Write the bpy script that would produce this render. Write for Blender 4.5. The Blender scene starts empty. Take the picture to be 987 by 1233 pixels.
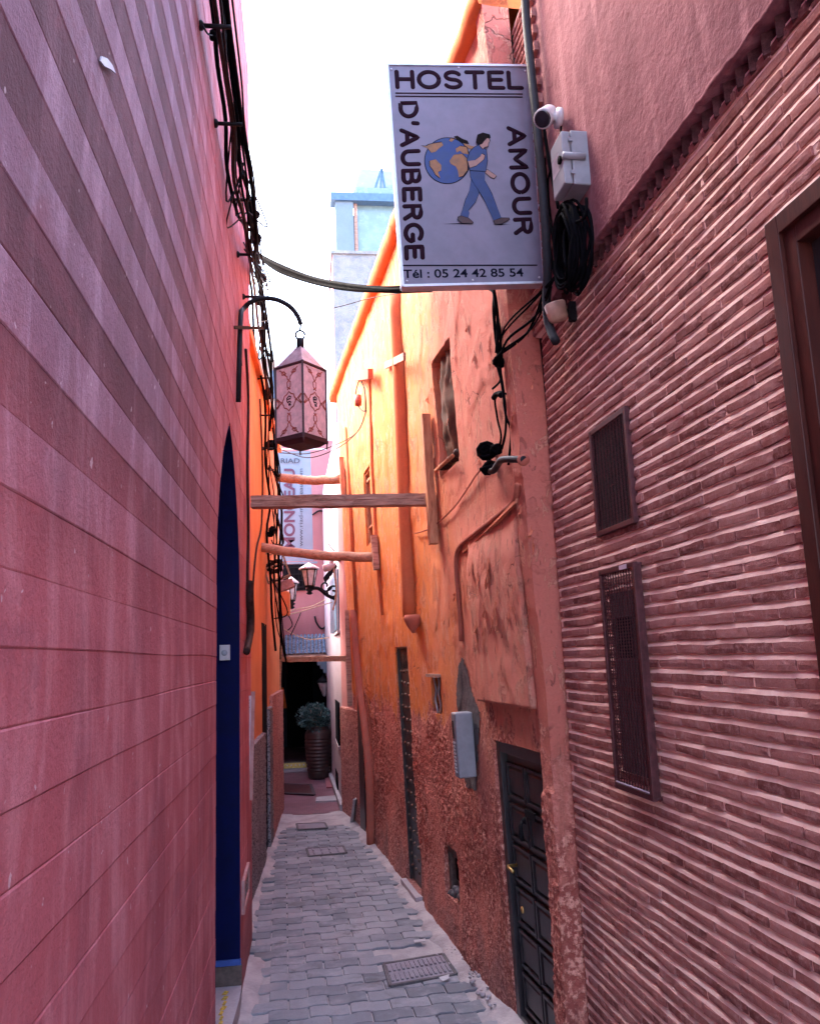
import bpy, bmesh, math, random
from mathutils import Vector as V, Matrix, noise
random.seed(7)
R = math.radians
SC = bpy.context.scene
COL = SC.collection
PI = math.pi

# ------------------------------------------------------------------ camera
CAMZ, YAW, PITCH, ROLL = 2.0, R(-7.511), R(9.963), R(-2.2)
FPX, CX, CY = 988.0, 493.5, 616.5
cam_d = bpy.data.cameras.new('camera'); cam = bpy.data.objects.new('camera', cam_d); COL.objects.link(cam)
CM = Matrix.Rotation(YAW, 4, 'Z') @ Matrix.Rotation(PI/2+PITCH, 4, 'X') @ Matrix.Rotation(ROLL, 4, 'Z')
cam.matrix_world = Matrix.Translation((0, 0, CAMZ)) @ CM
cam_d.sensor_fit = 'HORIZONTAL'; cam_d.sensor_width = 36.0; cam_d.lens = 36.0*FPX/987.0
cam_d.clip_start = 0.05; cam_d.clip_end = 3000
SC.camera = cam

# ------------------------------------------------------------------ sky, sun, exposure
SUN_EL, SUN_AZ = R(50), R(-52)            # azimuth from +Y (down the alley), negative = to the left
w = bpy.data.worlds.new('World'); SC.world = w; w.use_nodes = True
nt = w.node_tree; bg = nt.nodes['Background']
sky = nt.nodes.new('ShaderNodeTexSky'); sky.sky_type = 'NISHITA'; sky.sun_disc = False
sky.sun_elevation = SUN_EL; sky.sun_rotation = SUN_AZ
sky.air_density = 1.0; sky.dust_density = 3.5; sky.ozone_density = 1.2
nt.links.new(sky.outputs[0], bg.inputs[0]); bg.inputs[1].default_value = 0.15
sd = bpy.data.lights.new('sun', 'SUN'); sun = bpy.data.objects.new('sun', sd); COL.objects.link(sun)
sd.energy = 0.55; sd.angle = R(30); sd.color = (1.0, 0.88, 0.74)
sv = V((math.sin(SUN_AZ)*math.cos(SUN_EL), math.cos(SUN_AZ)*math.cos(SUN_EL), math.sin(SUN_EL)))
sun.rotation_euler = sv.to_track_quat('Z', 'Y').to_euler()
sun.location = (0, 5, 20)
vs = SC.view_settings
SC.display_settings.display_device = 'sRGB'
vs.view_transform = 'Standard'; vs.look = 'None'; vs.gamma = 1.0; vs.use_curve_mapping = False
vs.exposure = 3.92
SC.render.engine = 'CYCLES'
SC.cycles.max_bounces = 10; SC.cycles.diffuse_bounces = 6; SC.cycles.glossy_bounces = 3
SC.cycles.caustics_reflective = False; SC.cycles.caustics_refractive = False
SC.cycles.use_denoising = True

# ------------------------------------------------------------------ picture-to-place helpers
CP = V((0, 0, CAMZ))
def ray(px, py):
    return CM.to_3x3() @ V(((px-CX)/FPX, -(py-CY)/FPX, -1.0))
def atY(px, py, Y):
    d = ray(px, py); return CP + d*(Y/d.y)
def gnd(px, py, z=0.0):
    d = ray(px, py); return CP + d*((z-CAMZ)/d.z)
def project(p):
    q = CM.to_3x3().transposed() @ (V(p)-CP)
    return CX - FPX*q.x/q.z, CY + FPX*q.y/q.z
class Wall:
    """a wall surface x = a + b*Y + c*z; s = side the alley lies on (+1: towards +x)"""
    def __init__(self, a, b, c, s):
        self.a, self.b, self.c, self.s = a, b, c, s
        self.n = V((1, -b, -c)).normalized()*s
    def __call__(self, Y, z, off=0.0):
        return V((self.a+self.b*Y+self.c*z, Y, z)) + self.n*off
    def px(self, x, y, off=0.0):
        o = self(0, 0, off); d = ray(x, y)
        t = (o-CP).dot(self.n)/d.dot(self.n); return CP + d*t
    def yz(self, x, y, off=0.0):
        p = self.px(x, y, off); return p.y, p.z
LW = Wall(-0.42, 0, 0, 1)                 # striped pink wall, left
LO = Wall(-0.775, 0.035, 0, 1)            # orange wall, left, farther on
OW = Wall(1.54, -0.085, -0.025, -1)       # peeling orange wall, right
BW = Wall(1.36, -0.032, 0, -1)            # brick wall, right, near
def nz(p, s=1.0, o=0.0):
    return noise.noise(V(p)*s + V((o, o*1.7, -o)))
def smooth(a, b, x):
    t = max(0.0, min(1.0, (x-a)/(b-a))); return t*t*(3-2*t)

# ------------------------------------------------------------------ objects and mesh building
def tag(o, label=None, cat=None, group=None, kind=None):
    if label: o['label'] = label
    if cat: o['category'] = cat
    if group: o['group'] = group
    if kind: o['kind'] = kind
    return o
def thing(name, loc, label, cat, group=None):
    o = bpy.data.objects.new(name, None); COL.objects.link(o); o.location = V(loc); o.empty_display_size = 0.1
    o['wl'] = list(loc)
    return tag(o, label, cat, group)
def wloc(o):
    l = V((0, 0, 0))
    while o is not None:
        l += o.location; o = o.parent
    return l
class MB:
    def __init__(self): self.v = []; self.f = []; self.sm = []
    def add(self, vs_, fs, smooth_=False):
        k = len(self.v); self.v += [tuple(p) for p in vs_]
        for q in fs: self.f.append(tuple(i+k for i in q)); self.sm.append(smooth_)
        return self
    def hexa(self, c8):
        return self.add(c8, [(0,3,2,1),(4,5,6,7),(0,1,5,4),(1,2,6,5),(2,3,7,6),(3,0,4,7)])
    def box(self, c, s, m=None):
        c = V(c); hx, hy, hz = s[0]/2, s[1]/2, s[2]/2; m = m or Matrix.Identity(3)
        return self.hexa([c + m @ V(q) for q in [(-hx,-hy,-hz),(hx,-hy,-hz),(hx,hy,-hz),(-hx,hy,-hz),(-hx,-hy,hz),(hx,-hy,hz),(hx,hy,hz),(-hx,hy,hz)]])
    def wbox(self, W, Y0, Y1, z0, z1, o0, o1):
        return self.hexa([W(Y0,z0,o0),W(Y1,z0,o0),W(Y1,z0,o1),W(Y0,z0,o1),W(Y0,z1,o0),W(Y1,z1,o0),W(Y1,z1,o1),W(Y0,z1,o1)])
    def bar(self, a, b, w_, h, up=(0,0,1)):
        a, b = V(a), V(b); d = (b-a).normalized(); u = V(up)
        if abs(d.dot(u)) > .98: u = V((1,0,0))
        s = d.cross(u).normalized(); u = s.cross(d).normalized()
        s *= w_/2; u = u*h/2
        return self.hexa([a-s-u,a+s-u,b+s-u,b-s-u,a-s+u,a+s+u,b+s+u,b-s+u])
    def tube(self, pts, r, n=8, cap=True, flat=None):
        """pts polyline; r number or list; flat=(axis, k) squashes the section along axis"""
        pts = [V(p) for p in pts]; rs = r if isinstance(r, (list, tuple)) else [r]*len(pts)
        k0 = len(self.v); prev = None; fr = []
        for i, p in enumerate(pts):
            t = (pts[min(i+1,len(pts)-1)]-pts[max(i-1,0)])
            if t.length < 1e-9: t = V((0,0,1))
            t.normalize()
            if prev is None:
                a = V((0,0,1)) if abs(t.z) < .9 else V((1,0,0)); u = t.cross(a).normalized()
            else:
                u = prev - t*prev.dot(t)
                u = u.normalized() if u.length > 1e-6 else t.orthogonal().normalized()
            prev = u; fr.append((p, u, t.cross(u), rs[i]))
        vs_ = []; fs = []
        for p, u, b, rr in fr:
            for j in range(n):
                a = 2*PI*j/n; o = (u*math.cos(a)+b*math.sin(a))*rr
                if flat: ax, kf = flat; o = o - ax*o.dot(ax)*(1-kf)
                vs_.append(p+o)
        for i in range(len(pts)-1):
            for j in range(n):
                fs.append((i*n+j, i*n+(j+1)%n, (i+1)*n+(j+1)%n, (i+1)*n+j))
        if cap:
            fs.append(tuple(range(n-1,-1,-1))); fs.append(tuple((len(pts)-1)*n+j for j in range(n)))
        return self.add(vs_, fs, True)
    def lathe(self, prof, c, n=24, axis=None, cap=True):
        c = V(c); m = Matrix.Identity(3)
        if axis is not None: m = V((0,0,1)).rotation_difference(V(axis)).to_matrix()
        vs_ = []; fs = []
        for r_, z_ in prof:
            for j in range(n):
                a = 2*PI*j/n; vs_.append(c + m @ V((r_*math.cos(a), r_*math.sin(a), z_)))
        for i in range(len(prof)-1):
            for j in range(n): fs.append((i*n+j, i*n+(j+1)%n, (i+1)*n+(j+1)%n, (i+1)*n+j))
        if cap:
            fs.append(tuple(range(n-1,-1,-1))); fs.append(tuple((len(prof)-1)*n+j for j in range(n)))
        return self.add(vs_, fs, True)
    def poly(self, pts, nrm, th):
        """a flat outline given thickness th along nrm"""
        pts = [V(p) for p in pts]; n = len(pts); nrm = V(nrm)
        return self.add(pts+[p+nrm*th for p in pts], [tuple(range(n-1,-1,-1)), tuple(range(n,2*n))]+[(i,(i+1)%n,n+(i+1)%n,n+i) for i in range(n)])
    def grid(self, rows, smooth_=True):
        m, n = len(rows), len(rows[0]); vs_ = [p for r_ in rows for p in r_]
        return self.add(vs_, [(i*n+j,i*n+j+1,(i+1)*n+j+1,(i+1)*n+j) for i in range(m-1) for j in range(n-1)], smooth_)
    def mesh(self, name, org=V((0,0,0)), fix=True):
        me = bpy.data.meshes.new(name); me.from_pydata([tuple(V(p)-org) for p in self.v], [], self.f)
        me.polygons.foreach_set('use_smooth', self.sm)
        if fix:
            bm = bmesh.new(); bm.from_mesh(me); bmesh.ops.recalc_face_normals(bm, faces=bm.faces); bm.to_mesh(me); bm.free()
        me.update(); return me
    def build(self, name, mat, parent=None, label=None, cat=None, group=None, kind=None, fix=True, bevel=0):
        org = wloc(parent) if parent else V((0,0,0))
        if parent is None and self.v:
            xs = [p[0] for p in self.v]; ys = [p[1] for p in self.v]; zs = [p[2] for p in self.v]
            org = V(((min(xs)+max(xs))/2, (min(ys)+max(ys))/2, min(zs)))
        me = self.mesh(name, org, fix)
        for m_ in (mat if isinstance(mat, list) else [mat]): me.materials.append(m_)
        o = bpy.data.objects.new(name, me); COL.objects.link(o)
        if parent: o.parent = parent
        else: o.location = org
        if bevel:
            b = o.modifiers.new('edge', 'BEVEL'); b.width = bevel; b.segments = 2; b.limit_method = 'ANGLE'; b.angle_limit = R(50)
        return tag(o, label, cat, group, kind)
def spline(pts, k=6):
    pts = [V(p) for p in pts]; out = []
    for i in range(len(pts)-1):
        a = pts[max(i-1,0)]; b = pts[i]; c = pts[i+1]; d = pts[min(i+2,len(pts)-1)]
        for j in range(k):
            t = j/k
            out.append(.5*((2*b)+(c-a)*t+(2*a-5*b+4*c-d)*t*t+(3*b-a-3*c+d)*t**3))
    return out+[pts[-1]]
def text_mesh(txt, place, height, mat, name, parent, bold=0.0, spacing=1.0, fit=None, depth=.0008):
    """place(u, v, off) -> point; text runs along u, stands along v; fit = total length"""
    cu = bpy.data.curves.new('t', 'FONT'); cu.body = txt; cu.size = 1.0; cu.offset = bold; cu.space_character = spacing
    o = bpy.data.objects.new('t', cu); COL.objects.link(o)
    me = bpy.data.meshes.new_from_object(o.evaluated_get(bpy.context.evaluated_depsgraph_get()))
    bpy.data.objects.remove(o); bpy.data.curves.remove(cu)
    xs = [v.co.x for v in me.vertices]; x0, x1 = min(xs), max(xs)
    ys = [v.co.y for v in me.vertices]; h = .73
    kx = (fit/(x1-x0)) if fit else height/h
    mb = MB(); mb.add([place((v.co.x-x0)*kx, v.co.y*height/h, depth) for v in me.vertices], [tuple(p.vertices) for p in me.polygons])
    bpy.data.meshes.remove(me)
    return mb.build(name, mat, parent, fix=False)

# ------------------------------------------------------------------ materials
def newmat(name):
    m = bpy.data.materials.new(name); m.use_nodes = True
    return m, m.node_tree, m.node_tree.nodes['Principled BSDF']
def nd(t, kind, **kw):
    n = t.nodes.new(kind)
    for k, v in kw.items(): setattr(n, k, v)
    return n
def pos(t, scale=(1,1,1), obj=False):
    m = nd(t, 'ShaderNodeMapping'); m.inputs['Scale'].default_value = scale
    if obj:
        t.links.new(nd(t, 'ShaderNodeTexCoord').outputs['Object'], m.inputs[0])
    else:
        t.links.new(nd(t, 'ShaderNodeNewGeometry').outputs['Position'], m.inputs[0])
    return m.outputs[0]
def noi(t, vec, scale, detail=5, rough=.6, dist=0):
    n = nd(t, 'ShaderNodeTexNoise'); n.inputs['Scale'].default_value = scale; n.inputs['Detail'].default_value = detail
    n.inputs['Roughness'].default_value = rough; n.inputs['Distortion'].default_value = dist
    t.links.new(vec, n.inputs['Vector']); return n.outputs[0]
def ramp(t, fac, stops):
    r_ = nd(t, 'ShaderNodeValToRGB'); e = r_.color_ramp.elements
    while len(e) < len(stops): e.new(.5)
    for el, (p, c) in zip(e, stops):
        el.position = p; el.color = (*c, 1) if len(c) == 3 else c
    t.links.new(fac, r_.inputs[0]); return r_.outputs[0]
def bw(t, fac, a, b):
    r_ = nd(t, 'ShaderNodeMapRange'); r_.inputs[1].default_value = a; r_.inputs[2].default_value = b
    r_.interpolation_type = 'SMOOTHSTEP'; t.links.new(fac, r_.inputs[0]); return r_.outputs[0]
def mixc(t, fac, a, b, mode='MIX'):
    m = nd(t, 'ShaderNodeMix', data_type='RGBA', blend_type=mode)
    for s, v in ((0, fac), (6, a), (7, b)):
        if hasattr(v, 'is_output') or isinstance(v, bpy.types.NodeSocket): t.links.new(v, m.inputs[s])
        else: m.inputs[s].default_value = v if s == 0 else ((*v, 1) if len(v) == 3 else v)
    return m.outputs[2]
def math_(t, op, a, b):
    m = nd(t, 'ShaderNodeMath', operation=op)
    for s, v in ((0, a), (1, b)):
        if isinstance(v, bpy.types.NodeSocket): t.links.new(v, m.inputs[s])
        else: m.inputs[s].default_value = v
    return m.outputs[0]
def bump(t, b, hs, strength=.5, dist=.01):
    """hs: list of (height socket, weight)"""
    acc = None
    for h, wt in hs:
        s = math_(t, 'MULTIPLY', h, wt); acc = s if acc is None else math_(t, 'ADD', acc, s)
    n = nd(t, 'ShaderNodeBump'); n.inputs['Strength'].default_value = strength; n.inputs['Distance'].default_value = dist
    t.links.new(acc, n.inputs['Height']); t.links.new(n.outputs[0], b.inputs['Normal'])
def cracks(t, vec, scale, width, mask_scale=.8, lo=.50, hi=.60):
    d_ = nd(t, 'ShaderNodeTexNoise'); d_.inputs['Scale'].default_value = scale*1.7; d_.inputs['Detail'].default_value = 4
    t.links.new(vec, d_.inputs['Vector'])
    mx = nd(t, 'ShaderNodeMix', data_type='VECTOR'); mx.inputs[0].default_value = .30
    t.links.new(vec, mx.inputs[4]); t.links.new(d_.outputs[1], mx.inputs[5])
    v = nd(t, 'ShaderNodeTexVoronoi', feature='DISTANCE_TO_EDGE'); v.inputs['Scale'].default_value = scale
    t.links.new(mx.outputs[1], v.inputs['Vector'])
    return math_(t, 'MULTIPLY', bw(t, v.outputs['Distance'], width, 0.0), bw(t, noi(t, vec, mask_scale, 3, .5), lo, hi))
def plaster(name, c1, c2, c3, scale=1.5, streak=.35, fine=60, bstr=.5, bdist=.006, rough=.92, speck=None, obj=False):
    m, t, b = newmat(name)
    p = pos(t, obj=obj); ps = pos(t, (6, 6, .7), obj=obj)
    a = noi(t, p, scale, 6, .65, .3); s = noi(t, ps, 1.6, 5, .6, .4); f = noi(t, p, fine, 4, .65)
    c = mixc(t, bw(t, a, .35, .68), c1, c2)
    c = mixc(t, math_(t, 'MULTIPLY', bw(t, s, .48, .72), streak), c, c3)
    c = mixc(t, .25, c, mixc(t, f, (.25,.25,.25), (1.0,1.0,1.0)), 'OVERLAY')
    if speck:
        v = noi(t, p, speck[1], 2, .5); c = mixc(t, bw(t, v, .52, .60), c, speck[0])
    t.links.new(c, b.inputs['Base Color']); b.inputs['Roughness'].default_value = rough
    b.inputs['Specular IOR Level'].default_value = .10
    mid = noi(t, p, scale*7, 5, .6)
    bump(t, b, [(f, .5), (mid, 1.0)], bstr, bdist)
    return m
def simple(name, col, rough=.6, metal=0, var=.15, scale=12, bstr=.15, bdist=.002, spec=.4, obj=False, coat=0):
    m, t, b = newmat(name)
    p = pos(t, obj=obj); a = noi(t, p, scale, 5, .65)
    lo = tuple(c*(1-var*1.6) for c in col); hi = tuple(min(1, c*(1+var)) for c in col)
    t.links.new(mixc(t, bw(t, a, .3, .7), lo, hi), b.inputs['Base Color'])
    t.links.new(ramp(t, a, [(.3, (max(.05,rough-.12),)*3), (.75, (min(1,rough+.12),)*3)]), b.inputs['Roughness'])
    b.inputs['Metallic'].default_value = metal; b.inputs['Specular IOR Level'].default_value = spec
    if coat: b.inputs['Coat Weight'].default_value = coat
    if bstr: bump(t, b, [(noi(t, p, scale*5, 4, .6), 1.0)], bstr, bdist)
    return m
def wood(name, c1, c2, c3, axis=(1,8,8), scale=3, rough=.8, bstr=.6, bdist=.006, spec=.2):
    m, t, b = newmat(name)
    p = pos(t, axis); a = noi(t, p, scale, 6, .7, .6); f = noi(t, p, scale*6, 4, .7)
    c = ramp(t, a, [(.3, c1), (.5, c2), (.72, c3)])
    t.links.new(c, b.inputs['Base Color']); b.inputs['Roughness'].default_value = rough
    b.inputs['Specular IOR Level'].default_value = spec
    bump(t, b, [(a, 1.0), (f, .5)], bstr, bdist)
    return m
M = {}
M['orange'] = plaster('orange_plaster', (.70,.215,.075), (.62,.185,.085), (.74,.28,.13), 1.2, .5, 70, .6, .006)
M['salmon'] = plaster('salmon_plaster', (.60,.185,.10), (.50,.145,.095), (.66,.27,.19), 1.6, .55, 70, .7, .007)
M['coping'] = plaster('coping_red', (.64,.15,.045), (.55,.12,.045), (.70,.2,.08), 2, .3, 50, .7, .008)
M['rough'] = plaster('roughcast_red', (.33,.095,.06), (.24,.07,.052), (.42,.14,.09), 2.2, .5, 45, .9, .012, speck=((.50,.22,.16), 55))
M['gritty'] = plaster('gritty_grey', (.30,.27,.29), (.22,.19,.21), (.36,.32,.33), 3, .3, 70, .9, .01, speck=((.05,.045,.055), 75))
M['gritty_pink'] = plaster('gritty_pink', (.52,.25,.22), (.43,.19,.18), (.60,.34,.30), 3, .3, 60, .9, .012, speck=((.20,.08,.08), 60))
M['pinkwall'] = plaster('pale_pink_plaster', (.50,.22,.225), (.45,.19,.20), (.55,.28,.28), 1.5, .35, 60, .4, .005)
M['whitewall'] = plaster('lilac_white_plaster', (.40,.32,.365), (.36,.285,.33), (.44,.365,.40), 1.5, .3, 60, .4, .005)
M['cement'] = plaster('grey_cement', (.16,.14,.145), (.11,.095,.10), (.20,.16,.16), 5, .4, 50, .8, .008)
M['upper'] = plaster('mauve_plaster', (.24,.092,.102), (.175,.062,.072), (.34,.15,.16), 2.4, .85, 55, .8, .010)
M['cornice'] = plaster('worn_plaster_edge', (.46,.26,.25), (.34,.16,.16), (.55,.35,.32), 6, .4, 50, .8, .008)
M['roughwhite'] = plaster('rough_white_render', (.25,.255,.26), (.18,.19,.205), (.30,.30,.30), 4, .2, 30, 1.0, .03)
M['skyblue'] = plaster('pale_blue_paint', (.145,.19,.235), (.13,.17,.215), (.165,.205,.25), 1.5, .3, 40, .3, .004)
M['navy'] = simple('navy_paint', (.003,.005,.045), .75, 0, .15, 10, .15, .002, spec=.08)
M['bluebar'] = simple('bright_blue_paint', (.04,.09,.36), .5)
M['brownstone'] = simple('brown_stone', (.13,.085,.075), .8, 0, .25, 20, .4, .004)
M['iron'] = simple('black_iron', (.010,.009,.012), .6, 0, .3, 30, .2, .002, spec=.12)
M['rubber'] = simple('black_cable', (.0035,.003,.0045), .8, 0, .3, 30, .1, .001, spec=.03)
M['rubber_brown'] = simple('brown_cable', (.040,.018,.017), .7, 0, .3, 30, .1, .001, spec=.08)
M['conduit'] = simple('grey_black_conduit', (.022,.021,.026), .6, 0, .2, 30, .1, .001, spec=.15)
M['paintpipe'] = plaster('painted_pipe_orange', (.56,.17,.075), (.48,.14,.07), (.62,.22,.12), 3, .5, 60, .4, .003)
M['paintpipe_red'] = plaster('painted_pipe_red', (.42,.125,.085), (.35,.10,.075), (.48,.17,.12), 3, .5, 60, .4, .003)
M['wood'] = wood('weathered_timber', (.16,.08,.065), (.40,.23,.18), (.56,.37,.30), (2,14,14), 3)
M['woodpost'] = wood('weathered_post', (.22,.085,.05), (.48,.20,.11), (.60,.31,.18), (14,14,2), 3)
M['log'] = wood('stripped_log', (.20,.11,.075), (.38,.23,.16), (.52,.35,.25), (2,12,12), 3)
M['darkdoor'] = wood('dark_door_wood', (.016,.013,.017), (.030,.023,.027), (.050,.037,.040), (10,10,1.5), 3, .36, .3, .003, .5)
M['redwood'] = wood('red_brown_joinery', (.035,.008,.007), (.055,.013,.010), (.08,.019,.014), (8,8,1.2), 3, .45, .3, .002)
M['studs'] = simple('dull_iron_stud', (.20,.15,.12), .45, .6, .2, 40, .2, .002)
M['brass'] = simple('worn_brass', (.62,.42,.16), .38, .9, .2, 40, .2, .002)
M['signface'] = simple('sign_white', (.18,.155,.21), .5, 0, .10, 5, .1, .001)
M['alu'] = simple('aluminium_edge', (.55,.53,.58), .45, .5, .1, 20, .05)
M['plum'] = simple('plum_letters', (.016,.004,.010), .7, 0, .1, 10, 0, spec=.05)
M['ink'] = simple('dark_ink', (.005,.005,.014), .7, 0, .1, 10, 0, spec=.05)
M['p_blue'] = simple('print_blue', (.008,.028,.15), .5, 0, .12, 20, 0)
M['p_blue2'] = simple('print_blue_deep', (.010,.028,.12), .5, 0, .12, 20, 0)
M['p_tan'] = simple('print_tan', (.24,.095,.025), .5, 0, .15, 30, 0)
M['p_skin'] = simple('print_skin', (.29,.15,.12), .5, 0, .08, 30, 0)
M['p_hair'] = simple('print_hair', (.010,.007,.007), .7, 0, .2, 30, 0, spec=.05)
M['p_shoe'] = simple('print_shoe', (.045,.010,.010), .5, 0, .2, 30, 0)
M['plastic'] = simple('grey_plastic', (.26,.26,.29), .45, 0, .08, 15, .05)
M['plastic_w'] = simple('white_plastic', (.50,.45,.47), .4, 0, .06, 15, .05)
M['beige'] = simple('beige_plastic', (.50,.33,.25), .5, 0, .12, 15, .1)
M['glassdark'] = simple('dark_lens', (.01,.01,.015), .12, 0, .1, 5, 0, spec=.6)
M['void'] = simple('unlit_room', (.010,.010,.014), .95, 0, .2, 3, 0, spec=.03)
M['roomblue'] = simple('dark_blue_room_wall', (.03,.04,.07), .8, 0, .2, 5, 0)
M['cloth'] = simple('brown_curtain', (.13,.055,.035), .85, 0, .3, 8, .3, .004)
M['ventpaint'] = simple('maroon_vent_paint', (.085,.022,.026), .5, .2, .25, 30, .2, .002)
M['ventdark'] = simple('dark_duct', (.02,.012,.014), .8, 0, .3, 20, .1)
M['unit'] = simple('grey_duct_unit', (.07,.05,.06), .6, 0, .2, 20, .1)
M['lampglass'] = simple('frosted_lamp_glass', (.55,.52,.54), .3, 0, .12, 20, .05)
M['lampskin'] = simple('cream_lantern_skin', (.74,.47,.47), .75, 0, .12, 25, .25, .003)
M['lamptin'] = simple('tin_roof', (.42,.36,.40), .45, .4, .2, 20, .2)
M['maroon'] = simple('maroon_frame', (.055,.016,.02), .6, 0, .2, 30, .1)
M['henna'] = simple('henna_paint', (.36,.075,.05), .7, 0, .2, 30, 0)
M['bannerblue'] = simple('pale_blue_banner', (.14,.185,.24), .7, 0, .05, 3, .1, .003)
M['bannerpink'] = simple('banner_mauve_ink', (.07,.02,.045), .6, 0, .1, 10, 0)
M['bannergrey'] = simple('banner_grey_ink', (.03,.035,.055), .6, 0, .1, 10, 0)
M['tile'] = simple('blue_grey_glazed_tile', (.13,.19,.28), .3, 0, .35, 30, .1)
M['urn'] = simple('brown_urn_glaze', (.075,.038,.035), .4, 0, .2, 8, .1)
M['leaf'] = simple('dark_leaf', (.05,.10,.10), .6, 0, .4, 30, 0)
M['orangecloth'] = simple('orange_cloth', (.62,.13,.03), .8)
M['stone'] = plaster('worn_step_stone', (.42,.36,.37), (.34,.29,.31), (.5,.44,.44), 4, .2, 50, .6, .006)
M['yellow'] = simple('worn_yellow_paint', (.55,.38,.06), .8, 0, .35, 40, 0)
M['menu'] = simple('menu_board_white', (.55,.46,.54), .5, 0, .08, 10, .05)
M['grate'] = plaster('concrete_grate', (.30,.26,.29), (.23,.20,.23), (.36,.31,.33), 8, .3, 60, .8, .006)
M['bluesteel'] = simple('blue_painted_steel', (.07,.13,.21), .5, .1, .12, 10, .05)
M['solar'] = simple('solar_glass', (.09,.135,.16), .2, 0, .1, 3, 0, spec=.6)
M['paleglass'] = simple('pale_roof_glass', (.16,.23,.24), .25, 0, .1, 4, 0, spec=.6)
M['gauze'] = simple('tangled_junk', (.16,.085,.07), .8, 0, .4, 30, .3)

# striped wall: light and dark coats of the bands, with light sheen blended in as rose
def band_mat(name, c1, c2, c3):
    m, t, b = newmat(name)
    p = pos(t); ps = pos(t, (3, 3.6, .8)); pb = pos(t, (1, 10, 3))
    a = noi(t, p, 1.1, 6, .65, .3); s = noi(t, ps, 2.2, 6, .62, .5); f = noi(t, p, 90, 5, .7); br = noi(t, pb, 3.0, 5, .7, .2)
    c = mixc(t, bw(t, a, .36, .66), c1, c2)
    c = mixc(t, math_(t, 'MULTIPLY', bw(t, s, .44, .64), .9), c, c3)
    dk = noi(t, pos(t, (2.2, 2.6, 1.1)), 1.3, 5, .6, .3)
    c = mixc(t, math_(t, 'MULTIPLY', bw(t, dk, .50, .66), .6), c, tuple(q*.70 for q in c1))
    c = mixc(t, math_(t, 'MULTIPLY', bw(t, br, .5, .72), .5), c, tuple(q*.72 for q in c1))
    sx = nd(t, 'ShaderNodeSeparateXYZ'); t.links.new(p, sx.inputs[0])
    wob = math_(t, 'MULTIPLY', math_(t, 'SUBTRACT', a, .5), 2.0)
    sheen_y = math_(t, 'MULTIPLY', bw(t, math_(t, 'ADD', sx.outputs[1], wob), 2.1, 4.3), .84)  # sheen of the light put into the colour: stripes lose contrast down the alley
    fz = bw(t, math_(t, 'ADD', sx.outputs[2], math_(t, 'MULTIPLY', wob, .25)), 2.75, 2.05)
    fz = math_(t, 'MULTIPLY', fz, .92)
    fade = math_(t, 'MAXIMUM', sheen_y, fz)
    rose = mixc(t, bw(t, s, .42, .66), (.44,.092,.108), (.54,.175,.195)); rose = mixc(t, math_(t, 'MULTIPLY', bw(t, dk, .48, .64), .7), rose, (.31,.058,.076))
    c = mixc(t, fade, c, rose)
    dr = noi(t, pos(t, (9, 9, .45)), 1.8, 5, .65, .2)
    c = mixc(t, math_(t, 'MULTIPLY', bw(t, dr, .63, .76), .28), c, (.52,.30,.33))
    bl = noi(t, p, 2.6, 7, .72, .6); c = mixc(t, math_(t, 'MULTIPLY', bw(t, bl, .56, .68), .4), c, (.26,.07,.095))
    scf = noi(t, p, 26, 3, .5, .4); c = mixc(t, math_(t, 'MULTIPLY', bw(t, scf, .70, .73), .6), c, (.62,.44,.46))
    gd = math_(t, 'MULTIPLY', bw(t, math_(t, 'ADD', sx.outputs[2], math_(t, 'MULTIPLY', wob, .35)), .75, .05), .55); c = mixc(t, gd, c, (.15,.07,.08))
    c = mixc(t, .35, c, mixc(t, f, (.2,.2,.2), (1,1,1)), 'OVERLAY')
    t.links.new(c, b.inputs['Base Color']); b.inputs['Roughness'].default_value = .8; b.inputs['Specular IOR Level'].default_value = .3
    bump(t, b, [(f, .5), (noi(t, p, 11, 7, .7), 1.0)], .8, .009)
    return m
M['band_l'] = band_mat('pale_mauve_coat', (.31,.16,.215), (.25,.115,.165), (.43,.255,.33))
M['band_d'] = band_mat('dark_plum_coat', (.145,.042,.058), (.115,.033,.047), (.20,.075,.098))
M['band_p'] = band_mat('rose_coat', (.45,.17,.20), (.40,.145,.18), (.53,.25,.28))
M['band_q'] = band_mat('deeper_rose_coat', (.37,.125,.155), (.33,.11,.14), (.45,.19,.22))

# bricks: shade differs from brick to brick
def brick_mat():
    m, t, b = newmat('thin_hand_made_brick')
    g = nd(t, 'ShaderNodeNewGeometry'); oi = nd(t, 'ShaderNodeObjectInfo')
    rnd = math_(t, 'FRACT', math_(t, 'ADD', g.outputs['Random Per Island'], oi.outputs['Random']), 0)
    p = pos(t); a = noi(t, p, 28, 7, .75); f = noi(t, p, 160, 4, .7)
    base = ramp(t, rnd, [(0, (.17,.053,.048)), (.35, (.29,.102,.09)), (.7, (.39,.165,.147)), (1, (.225,.075,.066))])
    c = mixc(t, bw(t, a, .42, .75), base, (.40,.20,.19)); c = mixc(t, .4, c, mixc(t, f, (.2,.2,.2), (1,1,1)), 'OVERLAY')
    t.links.new(c, b.inputs['Base Color']); b.inputs['Roughness'].default_value = .95; b.inputs['Specular IOR Level'].default_value = .06
    bump(t, b, [(a, 1.0), (f, .6)], 1.0, .010); return m
M['brick'] = brick_mat()
M['shadebrick'] = simple('shaded_old_brick', (.09,.035,.038), .95, 0, .3, 30, .6, .006, spec=.05)  # darkened so the deep shadow under the plaster edge is in the colour
M['mortar'] = plaster('pale_pink_mortar', (.86,.56,.48), (.76,.45,.385), (.90,.66,.585), 7, .3, 90, .7, .004)
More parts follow.
